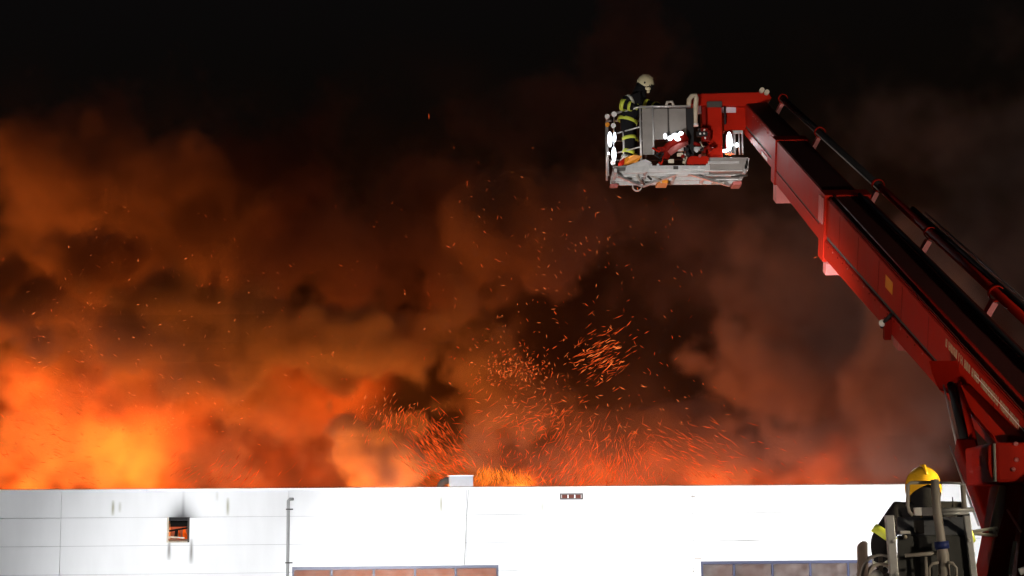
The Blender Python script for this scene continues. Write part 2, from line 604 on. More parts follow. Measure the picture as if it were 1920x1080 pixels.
b1 = bprof(MB(), [(-6, 0), (sA, 0), (sA, side(.63, sA)), (0, side(.63, 0)), (-6, side(.63, 0))], 0, .62, .015).build('boom_section', RED, tr)
bprof(MB(), [(-6, side(.63, 0)), (0, side(.63, 0)), (sA - .02, side(.63, sA)), (sA - .02, side(.69, sA)), (0, side(.69, 0)), (-6, side(.69, 0))], .018, .60).build('groove', DARK, b1)
bprof(MB(), [(-6, side(.69, 0)), (0, side(.69, 0)), (sA, side(.69, sA)), (sA, side(1, sA)), (0, side(1, 0)), (-6, side(1, 0))], -.015, .63, .012).build('lower_chord', RED, b1)
bbox(MB(), -6.0, sA - .3, .03, .59, .0, .012).build('top_shade_sheet', TOPSHADE, b1)  # thin dark sheet added over the top face, its shade put into colour
bbox(MB(), -6.0, sA - .1, -.006, .0, -.055, -.03).build('edge_strip', RED, b1)
bbox(MB(), sA - .38, sA + .03, -.035, .655, -.98, .035, .012).build('collar', RED, b1)
for k in range(3):
    bbox(MB(), sA - .33 + k * .13, sA - .28 + k * .13, -.06, -.035, -.42, -.02).build('collar_rib', PINK, b1)
bbox(MB(), sA - .5, sA - .25, .0, .3, -1.16, -.98, .01).build('slide_pad', PINK, b1)
b2 = bbox(MB(), sA - 1, sB, .04, .58, -.55, -.04, .015).build('boom_section', RED, tr)
bbox(MB(), sA - 1, sB - .02, .05, .57, -.575, -.55).build('groove', DARK, b2)
bbox(MB(), sA - 1, sB, .03, .585, -.80, -.575, .015).build('lower_chord', RED, b2)
bbox(MB(), sA, sB - .2, .06, .55, -.04, -.028).build('top_shade_sheet', TOPSHADE, b2)
bbox(MB(), sB - .4, sB + .03, .012, .61, -.83, -.012, .012).build('collar', RED, b2)
bbox(MB(), sB - .42, sB - .05, .05, .4, -1.16, -.83, .01).build('slide_pad', PINK, b2)
b3 = bbox(MB(), sB - 1, LEN + .15, .08, .54, -.46, -.03, .015).build('boom_section', RED, tr)
bbox(MB(), sB, LEN - .1, .07, .545, -.66, -.50, .015).build('lower_chord', RED, b3)
bbox(MB(), sB, LEN - .1, .09, .53, -.50, -.46).build('groove', DARK, b3)
bbox(MB(), sB + .9, sB + 1.6, .062, .069, -.63, -.56).build('reflective_marker', WHITEP, b3)
bbox(MB(), sB + .05, LEN - .1, .1, .52, -.03, -.018).build('top_shade_sheet', TOPSHADE, b3)

# lettering on the base section: a band of small illegible characters over a thin white line
rnd = random.Random(4)
LET = mat('cream_lettering', (.42, .30, .18), .7, var=.5, scale=40)
sL0, sL1 = boom_s(1775, 618), boom_s(1912, 774)
lt = MB()
s_ = sL0
while s_ > sL1 + .02:
    w_ = rnd.uniform(.05, .085)
    top, bot = -.085, -.175
    k = rnd.random()
    bbox(lt, s_ - .018, s_, -.0045, -.001, bot, top)
    if k < .7:
        bbox(lt, s_ - w_, s_ - w_ + .018, -.0045, -.001, bot, top)
    for nn in ((top - .02, top), (bot, bot + .02), ((top + bot) / 2 - .01, (top + bot) / 2 + .01)):
        if rnd.random() < .62:
            bbox(lt, s_ - w_ + .001, s_ - .001, -.0042, -.0012, nn[0] + .0005, nn[1] - .0005)
    s_ -= w_ + rnd.choice((.022, .022, .03, .07))
lt.build('lettering', LET, b1)
bbox(MB(), sL1 - .4, sL0 - 1.2, -.0062, -.0048, -.128, -.118).build('white_line', WHITEP, b1)
sE = boom_s(1905, 740)
for k, (mm, a, b) in enumerate(((ORANGE, -.30, -.22), (mat('violet_mark', (.2, .05, .12), .5), -.30, -.2), (PINK, -.34, -.28))):
    bbox(MB(), sE - .15 - k * .22, sE + .02 - k * .22, -.005, -.001, a - .05, b).build('crest_mark', mm, b1)

# water main and hose tray along the right edge of the boom
P0, P1 = at(1466, 183, 33.3), at(1930, 606, 18.4)
PD = (P1 - P0).normalized()
PL = (P1 - P0).length
pA = P0 + PD * (PL * .56)
wm = MB().tube([P0 - PD * .05, pA], .055, 12).build('water_pipe', BLACK, tr)
MB().tube([pA - PD * .2, P1 + PD * 3], .055, 12).build('outer_pipe', RED, wm)
off = RR * .085 + NN * .035
MB().tube([pA + off + PD * 1.5, P1 + off + PD * 3], .036, 10).build('hose', BLACK, wm)
MB().tube([pA + off * 1.9 + PD * 1.9, P1 + off * 1.75 + PD * 3], .014, 6).build('cable', TAN, wm)
MB().tube([P0 + off * -.75 + PD * .1, pA - off * .6], .012, 6).build('cable', ALU, wm)
for px, py, Y, big in ((1470, 192, 33.2, 1), (1541, 256, 29.6, 1), (1657, 362, 25.3, 1), (1752, 452, 22.4, 0), (1873, 572, 19.6, 1)):
    t = ((at(px, py, Y) - P0).dot(PD))
    c = P0 + PD * t
    r_ = .085 if big else .075
    br = MB().ring(c - PD * .04, c + PD * .04, r_, r_, .14, 18, up=tuple(RR)).build('pipe_bracket', RED, wm)
    MB().beam(c - NN * .1 - RR * .02, c - NN * .38 - RR * .16, .07, .12, tuple(PD)).build('foot', PINK, br)
    for q in (-.05, .05):
        MB().ball(c - NN * .40 - RR * .2 + PD * q, .04, 8, 6).build('bolt', WHITEP, br)
# hose guide and clamp on the lower chord
sC = boom_s(1690, 500)
q_ = side(1, sC)
hg = bbox(MB(), sC - .08, sC + .02, -.10, -.016, q_ - .06, q_ + .2).build('hose_guide', DARKRED, b1)
MB().ball(bp(sC - .02, -.12, q_ + .14), .045, 10, 8).build('marker_lamp', WHITEP, hg)
MB().tube([bp(sC + .3, -.05, q_ - .0), bp(sC + .1, -.1, q_ + .06), bp(sC - .02, -.11, q_ + .14), bp(sC - .2, -.06, q_ + .3)], .022, 8).build('hose', BLACK, hg)
bbox(MB(), sC - .4, sC - .12, .0, .16, q_ - .1, q_ + .01).build('slide_pad', PINK, hg)
# weld seams, bolt heads and service hose on the boom side
for k in range(7):
    ss_ = sA * (.08 + .13 * k)
    bprof(MB(), [(ss_, -.03), (ss_ + .014, -.03), (ss_ + .014, side(.62, ss_)), (ss_, side(.62, ss_))], -.004, .001).build('weld_seam', DARKRED, b1)
for k in range(26):
    ss_ = sA * (.03 + .036 * k)
    MB().ball(bp(ss_, -.017, side(.74, ss_)), .013, 8, 6).build('bolt', DARKRED if k % 3 else PINK, b1)
for k in range(9):
    ss_ = sB + .3 + k * .33
    MB().ball(bp(ss_, .07, -.1), .012, 8, 6).build('bolt', PINK, b3)
MB().tube([bp(-1, .5, .05), bp(sA * .3, .48, .045), bp(sA * .6, .5, .05), bp(sA - .4, .47, .045)], .028, 8).build('service_hose', BLACK, b1)
MB().tube([bp(-1, .1, .035), bp(sA * .5, .1, .03), bp(sA - .35, .1, .035)], .015, 8).build('service_cable', DARKRED, b1)
bbox(MB(), sA * .52, sA * .56, -.0045, -.001, -.30, -.14).build('warning_decal', ORANGE, b1)

# turret, lift cylinder, lower link
K0 = at(1752, 705, 17.6)
g0, g1 = boom_s(1826, 680), boom_s(1893, 752)
kn = MB().prism([bp(g0, .02, side(.95, g0)), at(1741, 676, 17.75), at(1748, 700, 17.65), at(1760, 731, 17.5), at(1772, 735, 17.4), at(1789, 741, 17.2), bp(g1, .02, side(.9, g1))], RR * .5, .006).build('cylinder_bracket', RED, tr)
C0, C1 = at(1774, 722, 17.4) + RR * .05, at(1809, 836, 16.4)
C2 = at(1864, 985, 15.5)
MB().tube([C0, C1 + (C2 - C1) * .1], .042, 14).build('lift_cylinder_rod', BLACK, tr)
MB().tube([C0 + RR * .085, C1 + RR * .085], .042, 12).build('lift_cylinder_rod', RED, tr)
MB().tube([C0 - RR * .075, C1 - RR * .075], .010, 8).build('hydraulic_line', ALU, tr)
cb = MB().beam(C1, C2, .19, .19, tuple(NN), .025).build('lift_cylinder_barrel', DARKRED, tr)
MB().tube([C1 + RR * .15 - AX * .02, C1 + RR * .16 + (C2 - C1) * .55, C2 + RR * .1 - (C2 - C1) * .2], .018, 8).build('hydraulic_line', TAN, cb)
MB().tube([C1 - RR * .14, C2 - RR * .14], .010, 8).build('hydraulic_line', ALU, cb)
L0, L1 = at(1800, 735, 17.3) + RR * .1, at(1886, 832, 15.6) + RR * .1
MB().beam(L0, L1, .18, .15, tuple(NN), .012).build('lower_link', RED, tr)
tb0 = at(1869, 905, 14.7)
tb1 = at(1990, 828, 14.7)
ts = MB().box((tb0.x, 14.7, tb0.z), (tb1.x, 15.7, tb1.z), .03).build('turret_head', RED, tr)
ck = [at(1850, 852, 14.75), at(1853, 836, 14.75), at(1863, 829, 14.75), at(1863, 905, 14.75), at(1858, 893, 14.75), at(1851, 876, 14.75)]
MB().prism(ck, (0, .5, 0), .008).build('cheek_plate', RED, ts)
MB().tube([at(1866, 903, 14.68), at(1864, 832, 14.68)], .013, 8).build('edge_strip', TAN, ts)  # cream tube added as a painted highlight along the box's left edge
for px, py in ((1905, 832), (1906, 862), (1900, 880)):
    MB().ball(at(px, py, 14.69), .02, 10, 8).build('bolt', PINK, ts)
# pedestal legs flaring downwards
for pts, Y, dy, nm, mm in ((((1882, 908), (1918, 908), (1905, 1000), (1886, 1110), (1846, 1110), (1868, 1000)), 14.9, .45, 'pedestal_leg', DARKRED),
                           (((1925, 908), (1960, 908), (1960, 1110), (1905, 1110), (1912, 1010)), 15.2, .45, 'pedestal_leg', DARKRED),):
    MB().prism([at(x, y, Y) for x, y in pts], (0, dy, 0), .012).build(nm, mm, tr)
MB().tube([at(1880, 912, 14.85), at(1872, 960, 14.8), at(1862, 1000, 14.75)], [.03, .045, .04], 12).build('grab_tube', GREYP, tr)
MB().tube([at(1888, 955, 14.7), at(1915, 998, 14.7)], .010, 8).build('hydraulic_line', PINK, tr)
MB().tube([at(1903, 1015, 14.7), at(1893, 1078, 14.7)], .016, 8).build('hydraulic_line', TAN, tr)
MB().tube([at(1912, 1072, 14.6), at(1930, 1066, 14.6)], .03, 8).build('coupling', WHITEP, tr)
for a, b in (((1822, 997), (1870, 990)), ((1822, 1000), (1866, 1004)), ((1862, 988), (1868, 1006))):
    MB().tube([at(*a, 14.6), at(*b, 14.6)], .014, 8).build('stay_rod', STEEL, tr)
DZ = at(1735, 872, 14.2).z - 1.86           # deck the operator stands on
MB().box((TX - 3.2, TY - 1.7, DZ - .25), (TX + 1.6, TY + 2.4, DZ), .03).build('turntable_deck', STEEL, tr)
MB().box((at(1846, 1110, 15).x - .1, 14.5, DZ), (TX + 1.4, 16.3, at(1900, 1108, 15).z + .02), .03).build('pedestal', DARKRED, tr)
MB().tube([(TX - .4, TY + .5, 1.5), (TX - .4, TY + .5, DZ - .25)], 1.1, 32).build('slewing_ring', DARK, tr)
MB().box((TX - 3.4, TY - 6.0, .75), (TX - .9 + 3.3, TY + 3.2, 1.5), .06).build('chassis_body', RED, tr)
for yy in (-4.6, -3.2, 1.8):
    for xx in (-3.25, 2.25):
        wl = MB().tube([(TX + xx - .17, TY + yy, .52), (TX + xx + .17, TY + yy, .52)], .52, 28).build('wheel', TYRE, tr)
        MB().tube([(TX + xx - .18, TY + yy, .52), (TX + xx + .18, TY + yy, .52)], .27, 20).build('rim', ALU, wl)

# work lamp on the turret, just right of the console
tl = at(1975, 872, 13.7)
wk = MB().tube([tl + Vector((.10, 0, .02)), tl + Vector((-.02, .02, 0))], [.05, .07], 14).build('turret_lamp', BLACK, tr)
MB().ball(tl + Vector((-.025, .02, 0)), (.015, .055, .055), 12, 8).build('lamp_lens', LAMP, wk)
MB().tube([tl + Vector((.1, 0, .0)), tl + Vector((.3, .3, -.3)), tl + Vector((.3, .9, -.4))], .02, 8).build('lamp_bracket', STEEL, wk)
spot('turret_lamp', tl + Vector((-.06, .02, 0)), at(1765, 905, 14.2), 120, 95, .8, (1.0, .80, .45), .05)

# control station in front of the operator
YC = 13.3


def cp(px, py, d=0):
    return at(px, py, YC + d)


cs = MB().hexa([cp(1684, 1150), cp(1828, 1150), cp(1828, 1150, .35), cp(1684, 1150, .35), cp(1682, 1004), cp(1822, 1004), cp(1820, 1004, .35), cp(1682, 1004, .35)], .012).build('control_console', CONS, tr)
MB().hexa([cp(1680, 1003), cp(1822, 1003), cp(1820, 1003, .36), cp(1682, 1003, .36), cp(1682, 969, .16), cp(1818, 969, .16), cp(1816, 969, .36), cp(1684, 969, .36)], .008).build('lid', CONSL, cs)
MB().box((cp(1714, 1000).x, YC - .02, cp(1714, 1000).z), (cp(1732, 1000).x, YC + .0, cp(1714, 976).z)).build('hinge', DARK, cs)
MB().box((cp(1688, 1002).x, YC - .015, cp(1700, 1001).z), (cp(1706, 1000).x, YC + .02, cp(1700, 995).z), .003).build('latch', WHITEP, cs)
MB().ball(cp(1697, 1007, -.02), .018, 10, 8).build('knob', CREAM, cs)
MB().beam(cp(1667, 966, -.1), cp(1682, 1150, -.1), .065, .06, (0, 1, 0), .008).build('upright', STEEL, cs)
MB().beam(cp(1812, 966, -.02), cp(1834, 1150, -.02), .05, .05, (0, 1, 0), .008).build('upright', STEEL, cs)
for px, py in ((1677, 1015), (1817, 1013), (1682, 1076)):
    MB().ball(cp(px, py, -.14), .016, 8, 6).build('bolt', WHITEP, cs)
hf = MB().tube([cp(1752, 905, -.05), cp(1708, 905, -.05), cp(1702, 909, -.05), cp(1702, 948, -.05), cp(1705, 960, -.05), cp(1712, 966, -.05)], .014, 10).build('headrest_frame', TAN, cs)
MB().box((cp(1711, 968).x, YC - .07, cp(1711, 967).z), (cp(1746, 968).x, YC - .03, cp(1711, 952).z), .006).build('name_plate', WHITEP, hf)
MB().tube([cp(1753, 899, -.12), cp(1757, 960, -.12), cp(1766, 1022, -.12), cp(1768, 1040, -.12), cp(1776, 1150, -.12)], [.032, .034, .034, .046, .042], 14).build('post', TAN, cs)
MB().tube([cp(1765.2, 1015, -.12), cp(1767.2, 1029, -.12)], .055, 14).build('clamp', BLUE, cs)
MB().tube([cp(1697, 1042, -.1), cp(1768, 1036, -.1)], .015, 8).build('cross_bar', TAN, cs)
MB().tube([cp(1736, 1044, -.1), cp(1740, 1150, -.1)], .012, 8).build('rod', TAN, cs)
MB().tube([cp(1744, 1150, -.2), cp(1742, 1066, -.2), cp(1748, 1057, -.2), cp(1760, 1055, -.2)], .012, 8).build('handle', TAN, cs)
MB().tube([cp(1776, 1055, -.2), cp(1786, 1056, -.2), cp(1793, 1065, -.2), cp(1796, 1150, -.2)], .012, 8).build('handle', TAN, cs)
MB().tube([cp(1752, 958, -.05), cp(1826, 955, -.05)], .018, 8).build('guard_rail', STEEL, cs)
MB().tube([cp(1758, 964, -.05), cp(1816, 962, -.05)], .012, 8).build('guard_rail', STEEL, cs)
MB().tube([cp(1808, 955, -.05), cp(1806, 911, -.05), cp(1800, 906, -.05), cp(1760, 905, -.05)], .010, 8).build('guard_rail', STEEL, cs)
MB().tube([cp(1808, 953, -.06), cp(1805, 910, -.06)], .019, 8).build('upright', TAN, cs)
MB().tube([cp(1787, 950, 0), cp(1786, 932, 0)], .004, 6).build('aerial', BLACK, cs)
# hose reel and upright board at the left of the console
ob = MB().prism([cp(1611, 1150, .1), cp(1610, 1024, .1), cp(1614, 1018, .1), cp(1622, 1014, .1), cp(1627, 1016, .1), cp(1630, 1150, .1)], (0, .07, 0), .006).build('outrigger_board', mat('weathered_board', (.24, .19, .16), .75, var=.35, scale=12), tr)
hr_c = cp(1652, 1082, .15)
hr = MB().ring(hr_c - Vector((0, .06, 0)), hr_c + Vector((0, .06, 0)), .16, .16, .12, 28, up=(0, 0, 1)).build('hose_reel', GREYP, tr)
MB().ring(hr_c - Vector((0, .05, 0)), hr_c + Vector((0, .05, 0)), .09, .09, .25, 24, up=(0, 0, 1)).build('hub', TAN, hr)
for k in range(5):
    a = k * 2 * math.pi / 5 + .3
    MB().beam(hr_c, hr_c + Vector((math.cos(a) * .165, 0, math.sin(a) * .165)), .03, .025, (0, 1, 0)).build('spoke', DARK, hr)
MB().tube([cp(1639, 1040, .1), cp(1637, 1032, .1)], .016, 8).build('knob', BLACK, hr)
MB().ball(cp(1644, 1083, .0), .055, 12, 8).build('hub_cap', WHITEP, hr)

# ------------------------------------------------------------------ rescue cage (part of the truck)
YB = 34.0


def cg(px, py, d=0.0):
    return at(px, py, YB + d)


ZF = cg(1260, 347, .65).z                   # underside of the floor frame


def cx(px):
    return cg(px, 260).x


def cz(py, d=0.0):
    return cg(1260, py, d).z


cage = MB()
xl, xr = cx(1146), cx(1392)
fl = .11
for d in (-.62, -.2, .22, .62):
    cage.beam((cx(1180) if d < -.5 else xl, YB + d, ZF + fl / 2), (xr, YB + d, ZF + fl / 2), .07, fl, bevel=.008)
cage_f = cage.build('cage_floor_frame', STEEL, tr)
for px in (1150, 1205, 1262, 1318, 1388):
    MB().beam((cx(px), YB - .585, ZF + .05), (cx(px), YB + .585, ZF + .05), .06, .08).build('cross_member', STEEL, cage_f)
MB().box((xl, YB - .6, ZF + fl + .003), (xr, YB + .64, ZF + fl + .03)).build('deck_plate', GREYP, cage_f)
for a, b in (((1283, -.6), (1372, .6)), ((1208, .6), (1262, -.6)), ((1152, -.5), (1205, .55))):
    MB().beam((cx(a[0]), YB + a[1], ZF - .03), (cx(b[0]), YB + b[1], ZF - .03), .055, .045).build('diagonal_brace', ALU, cage_f)
MB().box((cx(1232), YB + .1, ZF - .07), (cx(1252), YB + .6, ZF - .004), .01).build('underside_lamp_box', ORANGE, cage_f)
MB().box((cx(1376), YB + .3, ZF - .08), (cx(1392), YB + .7, ZF - .004), .01).build('end_stop', PINK, cage_f)
MB().box((cx(1145), YB + .45, ZF - .05), (cx(1160), YB + .68, ZF - .003), .01).build('end_stop', PINK, cage_f)
MB().ring((cx(1197), YB + .6, ZF - .03), (cx(1197), YB + .66, ZF - .03), .08, .08, .3, 18, up=(0, 0, 1)).build('lashing_eye', ALU, cage_f)
# front skirt of the floor, two deep aluminium troughs
MB().prism([(cx(1166), YB - .63, ZF - .02), (cx(1204), YB - .66, ZF - .02), (cx(1216), YB - .66, ZF + .2), (cx(1204), YB - .66, ZF + .26), (cx(1170), YB - .63, ZF + .14)], (0, .05, 0), .006).build('skirt_plate', ALU, cage_f)
MB().box((cx(1210), YB - .70, ZF + .03), (cx(1330), YB - .64, ZF + .12), .012).build('skirt_rail', ALU, cage_f)
MB().box((cx(1212), YB - .69, ZF - .06), (cx(1320), YB - .66, ZF - .02), .008).build('skirt_rail', STEEL, cage_f)
MB().box((cx(1322), YB - .72, ZF + .02), (cx(1393), YB + .2, ZF + .27), .015).build('rear_step', GREYP, cage_f)
MB().box((cx(1318), YB - .74, ZF + .14), (cx(1376), YB - .721, ZF + .19), .005).build('step_edge', ALU, cage_f)
MB().beam((cx(1393), YB - .7, ZF + .25), (cx(1384), YB - .7, ZF - .05), .05, .04, (0, 1, 0)).build('bracket', ALU, cage_f)

# guard rails: front gate, chamfered left corner, back
zr = cz(200, -.6)
rail = MB().tube([(cx(1196), YB - .62, zr), (cx(1290), YB - .62, zr)], .024, 10).build('cage_rail', ALU, tr)
MB().tube([(cx(1197), YB - .6, zr), (cx(1140), YB + .15, zr + .02), (cx(1140), YB + .6, zr + .02), (cx(1290), YB + .62, zr)], .022, 10).build('top_rail', ALU, rail)
for q in (.32, .64):
    zz = zr + (ZF - zr) * q * .95
    MB().tube([(cx(1197), YB - .6, zz), (cx(1140), YB + .15, zz), (cx(1140), YB + .6, zz), (cx(1290), YB + .62, zz)], .016, 8).build('mid_rail', ALU, rail)
for px, d in ((1140, .15), (1140, .6), (1168, -.22), (1197, -.6), (1215, .61), (1290, .62)):
    MB().tube([(cx(px), YB + d, ZF + .1), (cx(px), YB + d, zr)], .022, 8).build('stanchion', ALU, rail)
gt = MB().box((cx(1200), YB - .63, cz(290, -.6)), (cx(1219), YB - .605, cz(203, -.6)), .006).build('gate_panel', GREYP, tr)
MB().box((cx(1222), YB - .635, cz(262, -.6)), (cx(1247), YB - .61, cz(204, -.6)), .006).build('gate_leaf', GREYP, gt)
MB().box((cx(1250), YB - .635, cz(262, -.6)), (cx(1281), YB - .61, cz(204, -.6)), .006).build('gate_leaf', GREYP, gt)
MB().box((cx(1247.2), YB - .63, cz(262, -.6)), (cx(1249.8), YB - .6, cz(204, -.6))).build('gate_hinge', DARK, gt)
MB().tube([(cx(1220), YB - .64, cz(290, -.6)), (cx(1220), YB - .64, cz(201, -.6))], .018, 8).build('gate_post', STEEL, gt)
MB().box((cx(1281.5), YB - .6, cz(292, -.6)), (cx(1295), YB - .4, cz(203, -.6)), .01).build('gate_post', BLACK, gt)
MB().tube([(cx(1245), YB - .62, zr + .0), (cx(1247), YB - .62, zr + .09), (cx(1256), YB - .62, zr + .10), (cx(1259), YB - .62, zr)], .03, 8).build('gate_handle', TAN, gt)
# water monitor with lit lamp and couplings under the gate
mo = MB().tube([(cx(1240), YB - .72, cz(300, -.6)), (cx(1246), YB - .74, cz(278, -.6)), (cx(1262), YB - .78, cz(268, -.6)), (cx(1278), YB - .8, cz(258, -.6))], [.07, .08, .10, .13], 16).build('water_monitor', DARKRED, tr)
for px, py, rx_, rz_ in ((1239, 263, .035, .06), (1248, 267, .05, .05), (1258, 263, .085, .06), (1268, 258, .05, .04), (1262, 269, .06, .035)):
    MB().ball((cx(px), YB - .96, cz(py, -.6)), (rx_, .04, rz_), 14, 10).build('work_lamp', LAMP, mo)
MB().tube([(cx(1247), YB - .75, cz(290, -.6)), (cx(1266), YB - .8, cz(278, -.6)), (cx(1280), YB - .75, cz(270, -.6))], .07, 10).build('elbow', PINK, mo)
rnd = random.Random(11)
for k in range(16):
    px, py = rnd.uniform(1226, 1318), rnd.uniform(276, 306)
    mm = rnd.choice((DARKRED, DARKRED, PINK, BLACK, STEEL, BLACK, CREAM))
    p = Vector((cx(px), YB - .66 - rnd.uniform(0, .12), cz(py, -.6)))
    if k % 2:
        q = p + Vector((rnd.uniform(-.14, .14), rnd.uniform(-.05, .05), rnd.uniform(-.1, .1)))
        MB().tube([p, q], rnd.uniform(.025, .05), 10).build('coupling', mm, mo)
    else:
        MB().box(p - Vector((.06, .04, .035)), p + Vector((.06, .04, .035)), .012).build('valve_block', mm, mo)
for k in range(9):
    px, py = rnd.uniform(1302, 1322), rnd.uniform(240, 296)
    p = Vector((cx(px), YB - .5 - rnd.uniform(0, .12), cz(py, -.5)))
    mm = rnd.choice((DARKRED, DARKRED, BLACK, BLACK))
    MB().box(p - Vector((.07, .05, .05)), p + Vector((.07, .05, .05)), .012).build('valve_block', mm, mo)
    MB().ball(p - Vector((0, .06, 0)), .022, 8, 6).build('bolt', WHITEP, mo)
MB().box((cx(1282), YB - .55, cz(309, -.6)), (cx(1322), YB - .4, cz(292, -.6)), .012).build('mounting_block', RED, mo)
# hose arc from the boom head into the cage
MB().tube([(cx(1287), YB - .6, cz(199, -.6)), (cx(1288), YB - .6, cz(187, -.6)), (cx(1293), YB - .58, cz(180, -.6)), (cx(1300), YB - .55, cz(178, -.6)), (cx(1303), YB - .5, cz(184, -.5)), (cx(1300), YB - .5, cz(205, -.5)), (cx(1299), YB - .5, cz(232, -.5))],
          .05, 10).build('supply_hose', CREAM, tr)
MB().tube([(cx(1299), YB - .5, cz(232, -.5)), (cx(1299), YB - .5, cz(237, -.5))], .062, 12).build('hose_ferrule', WHITEP, tr)
rnd = random.Random(31)
for k in range(7):
    a = Vector((cx(rnd.uniform(1225, 1325)), YB - .68 - rnd.uniform(0, .1), cz(rnd.uniform(262, 304), -.6)))
    b = a + Vector((rnd.uniform(-.3, .3), 0, rnd.uniform(-.12, .05)))
    c = (a + b) / 2 + Vector((0, -.05, -rnd.uniform(.06, .16)))
    MB().tube([a, a.lerp(c, .6), c, b.lerp(c, .6), b], rnd.uniform(.012, .022), 8).build('hose', rnd.choice((BLACK, RED, CREAM, DARKRED)), mo)
for k in range(12):
    px = 1210 + k * 15
    MB().box((cx(px), YB - .712, ZF + rnd.uniform(.0, .06)), (cx(px + rnd.uniform(3, 9)), YB - .69, ZF + rnd.uniform(.09, .16)), .004).build('clip', rnd.choice((ALU, WHITEP, STEEL, DARK)), cage_f)
for k in range(8):
    px = rnd.uniform(1160, 1385)
    MB().tube([(cx(px), YB + rnd.uniform(-.5, .5), ZF - .02), (cx(px + rnd.uniform(-30, 30)), YB + rnd.uniform(-.5, .55), ZF - .05)], rnd.uniform(.012, .025), 8).build('conduit', rnd.choice((WHITEP, ALU, DARK, TAN)), cage_f)
# striped warning block at the corner
wb = MB().prism([(cx(1166), YB - .5, cz(306, -.6)), (cx(1190), YB - .66, cz(304, -.6)), (cx(1199), YB - .66, cz(293, -.6)), (cx(1184), YB - .64, cz(290, -.6)), (cx(1168), YB - .5, cz(293, -.6))], (0, .14, 0), .008).build('warning_block', ORANGE, tr)
MB().prism([(cx(1154), YB - .46, cz(311, -.6)), (cx(1165.5), YB - .5, cz(306, -.6)), (cx(1167), YB - .5, cz(293, -.6)), (cx(1157), YB - .46, cz(300, -.6))], (0, .14, 0), .006).build('red_stripe', RED, wb)
MB().prism([(cx(1158), YB - .52, cz(299, -.6)), (cx(1167), YB - .53, cz(293, -.6)), (cx(1174), YB - .55, cz(289, -.6)), (cx(1163), YB - .53, cz(292, -.6))], (0, .1, 0)).build('white_stripe', WHITEP, wb)
# lamp cluster at the left end
lc = MB().tube([(cx(1150), YB - .12, cz(312)), (cx(1151), YB - .12, cz(214))], .035, 10).build('lamp_mast', CHROME, tr)
for px, py, r_, lit in ((1138, 223, .05, 0), (1151, 219, .055, 0), (1138, 238, .045, 2), (1149, 240, .05, 0), (1142, 266, .062, 1), (1151, 262, .04, 1), (1149, 294, .06, 1), (1139, 292, .028, 1), (1147, 309, .05, 0)):
    p = Vector((cx(px), YB - .25, cz(py)))
    MB().tube([p + Vector((0, .12, 0)), p + Vector((0, -.02, 0))], [r_ * .6, r_], 14).build('lamp_housing', WHITEP if lit == 0 else (ORANGE if lit == 2 else CHROME), lc)
    if lit == 1:
        MB().ball(p + Vector((0, -.02, 0)), (r_ * .8, .03, r_ * (2.6 if r_ > .035 else 1)), 14, 10).build('lamp_lens', LAMP, lc)
# pedestal of the cage, boom head
MB().box((cx(1325), YB - .3, cz(297, -.3)), (cx(1351), YB + .1, cz(196, -.3)), .015).build('cage_column', RED, tr)
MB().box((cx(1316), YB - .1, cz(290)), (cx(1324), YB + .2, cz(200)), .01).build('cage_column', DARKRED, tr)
hd = MB().prism([(cx(1291), YB - .25, cz(196, -.25)), (cx(1293), YB - .25, cz(184, -.25)), (cx(1302), YB - .25, cz(176, -.25)), (cx(1440), YB - .25, cz(174, -.25)), (cx(1446), YB - .25, cz(186, -.25)), (cx(1395), YB - .25, cz(200, -.25)), (cx(1302), YB - .25, cz(197, -.25))], (0, .55, 0), .015).build('boom_head', RED, tr)
MB().box((cx(1324), YB - .32, cz(202, -.3)), (cx(1352), YB - .24, cz(191, -.3)), .008).build('clamp_strap', DARK, hd)
MB().prism([(cx(1355), YB - .1, cz(200)), (cx(1398), YB - .1, cz(200)), (cx(1404), YB - .1, cz(236)), (cx(1394), YB - .1, cz(249)), (cx(1357), YB - .1, cz(247))], (0, .3, 0), .01).build('knuckle_plate', RED, hd)
nb = MB().box((cx(1352), YB - .125, cz(215)), (cx(1380), YB - .101, cz(197)), .004).build('notice_plate', LAV, hd)
MB().box((cx(1359), YB - .132, cz(214)), (cx(1361), YB - .126, cz(203))).build('notice_mark', BLACK, nb)
MB().box((cx(1308), YB - .2, cz(218)), (cx(1314), YB - .16, cz(198)), .004).build('notice_plate', LAV, hd)
for px, py in ((1427, 178), (1436, 182)):
    MB().tube([(cx(px), YB - .35, cz(py)), (cx(px), YB - .2, cz(py))], .05, 12).build('pin', CREAM, hd)
MB().tube([(cx(1358), YB - .2, cz(238)), (cx(1358), YB - .2, cz(205))], .02, 8).build('hydraulic_line', BLACK, hd)
# work lamp below the head with its cage
wl = MB().tube([(cx(1366), YB - .1, cz(292)), (cx(1367), YB - .1, cz(250))], .10, 14).build('work_lamp', CHROME, tr)
MB().ball((cx(1365), YB - .19, cz(270)), (.062, .05, .20), 16, 12).build('lamp_lens', LAMP, wl)
MB().ball((cx(1356), YB - .2, cz(288)), (.07, .05, .035), 12, 8).build('lamp_lens', LAMP, wl)
MB().ball((cx(1379), YB - .2, cz(277)), (.03, .03, .05), 10, 8).build('lamp_lens', LAMP, wl)
for px in (1376, 1384, 1390):
    MB().tube([(cx(px), YB - .15, cz(294)), (cx(px), YB - .15, cz(250))], .018, 8).build('lamp_guard', ALU, wl)
MB().box((cx(1370), YB - .17, cz(255)), (cx(1391), YB - .13, cz(249)), .005).build('lamp_guard', ALU, wl)
lamp_l = spot('cage_lamp', (cx(1365), YB - .35, cz(272)), (cx(1365), YB - 4, ZF - 6), 60, 120, .6, (.95, .97, 1), .08)
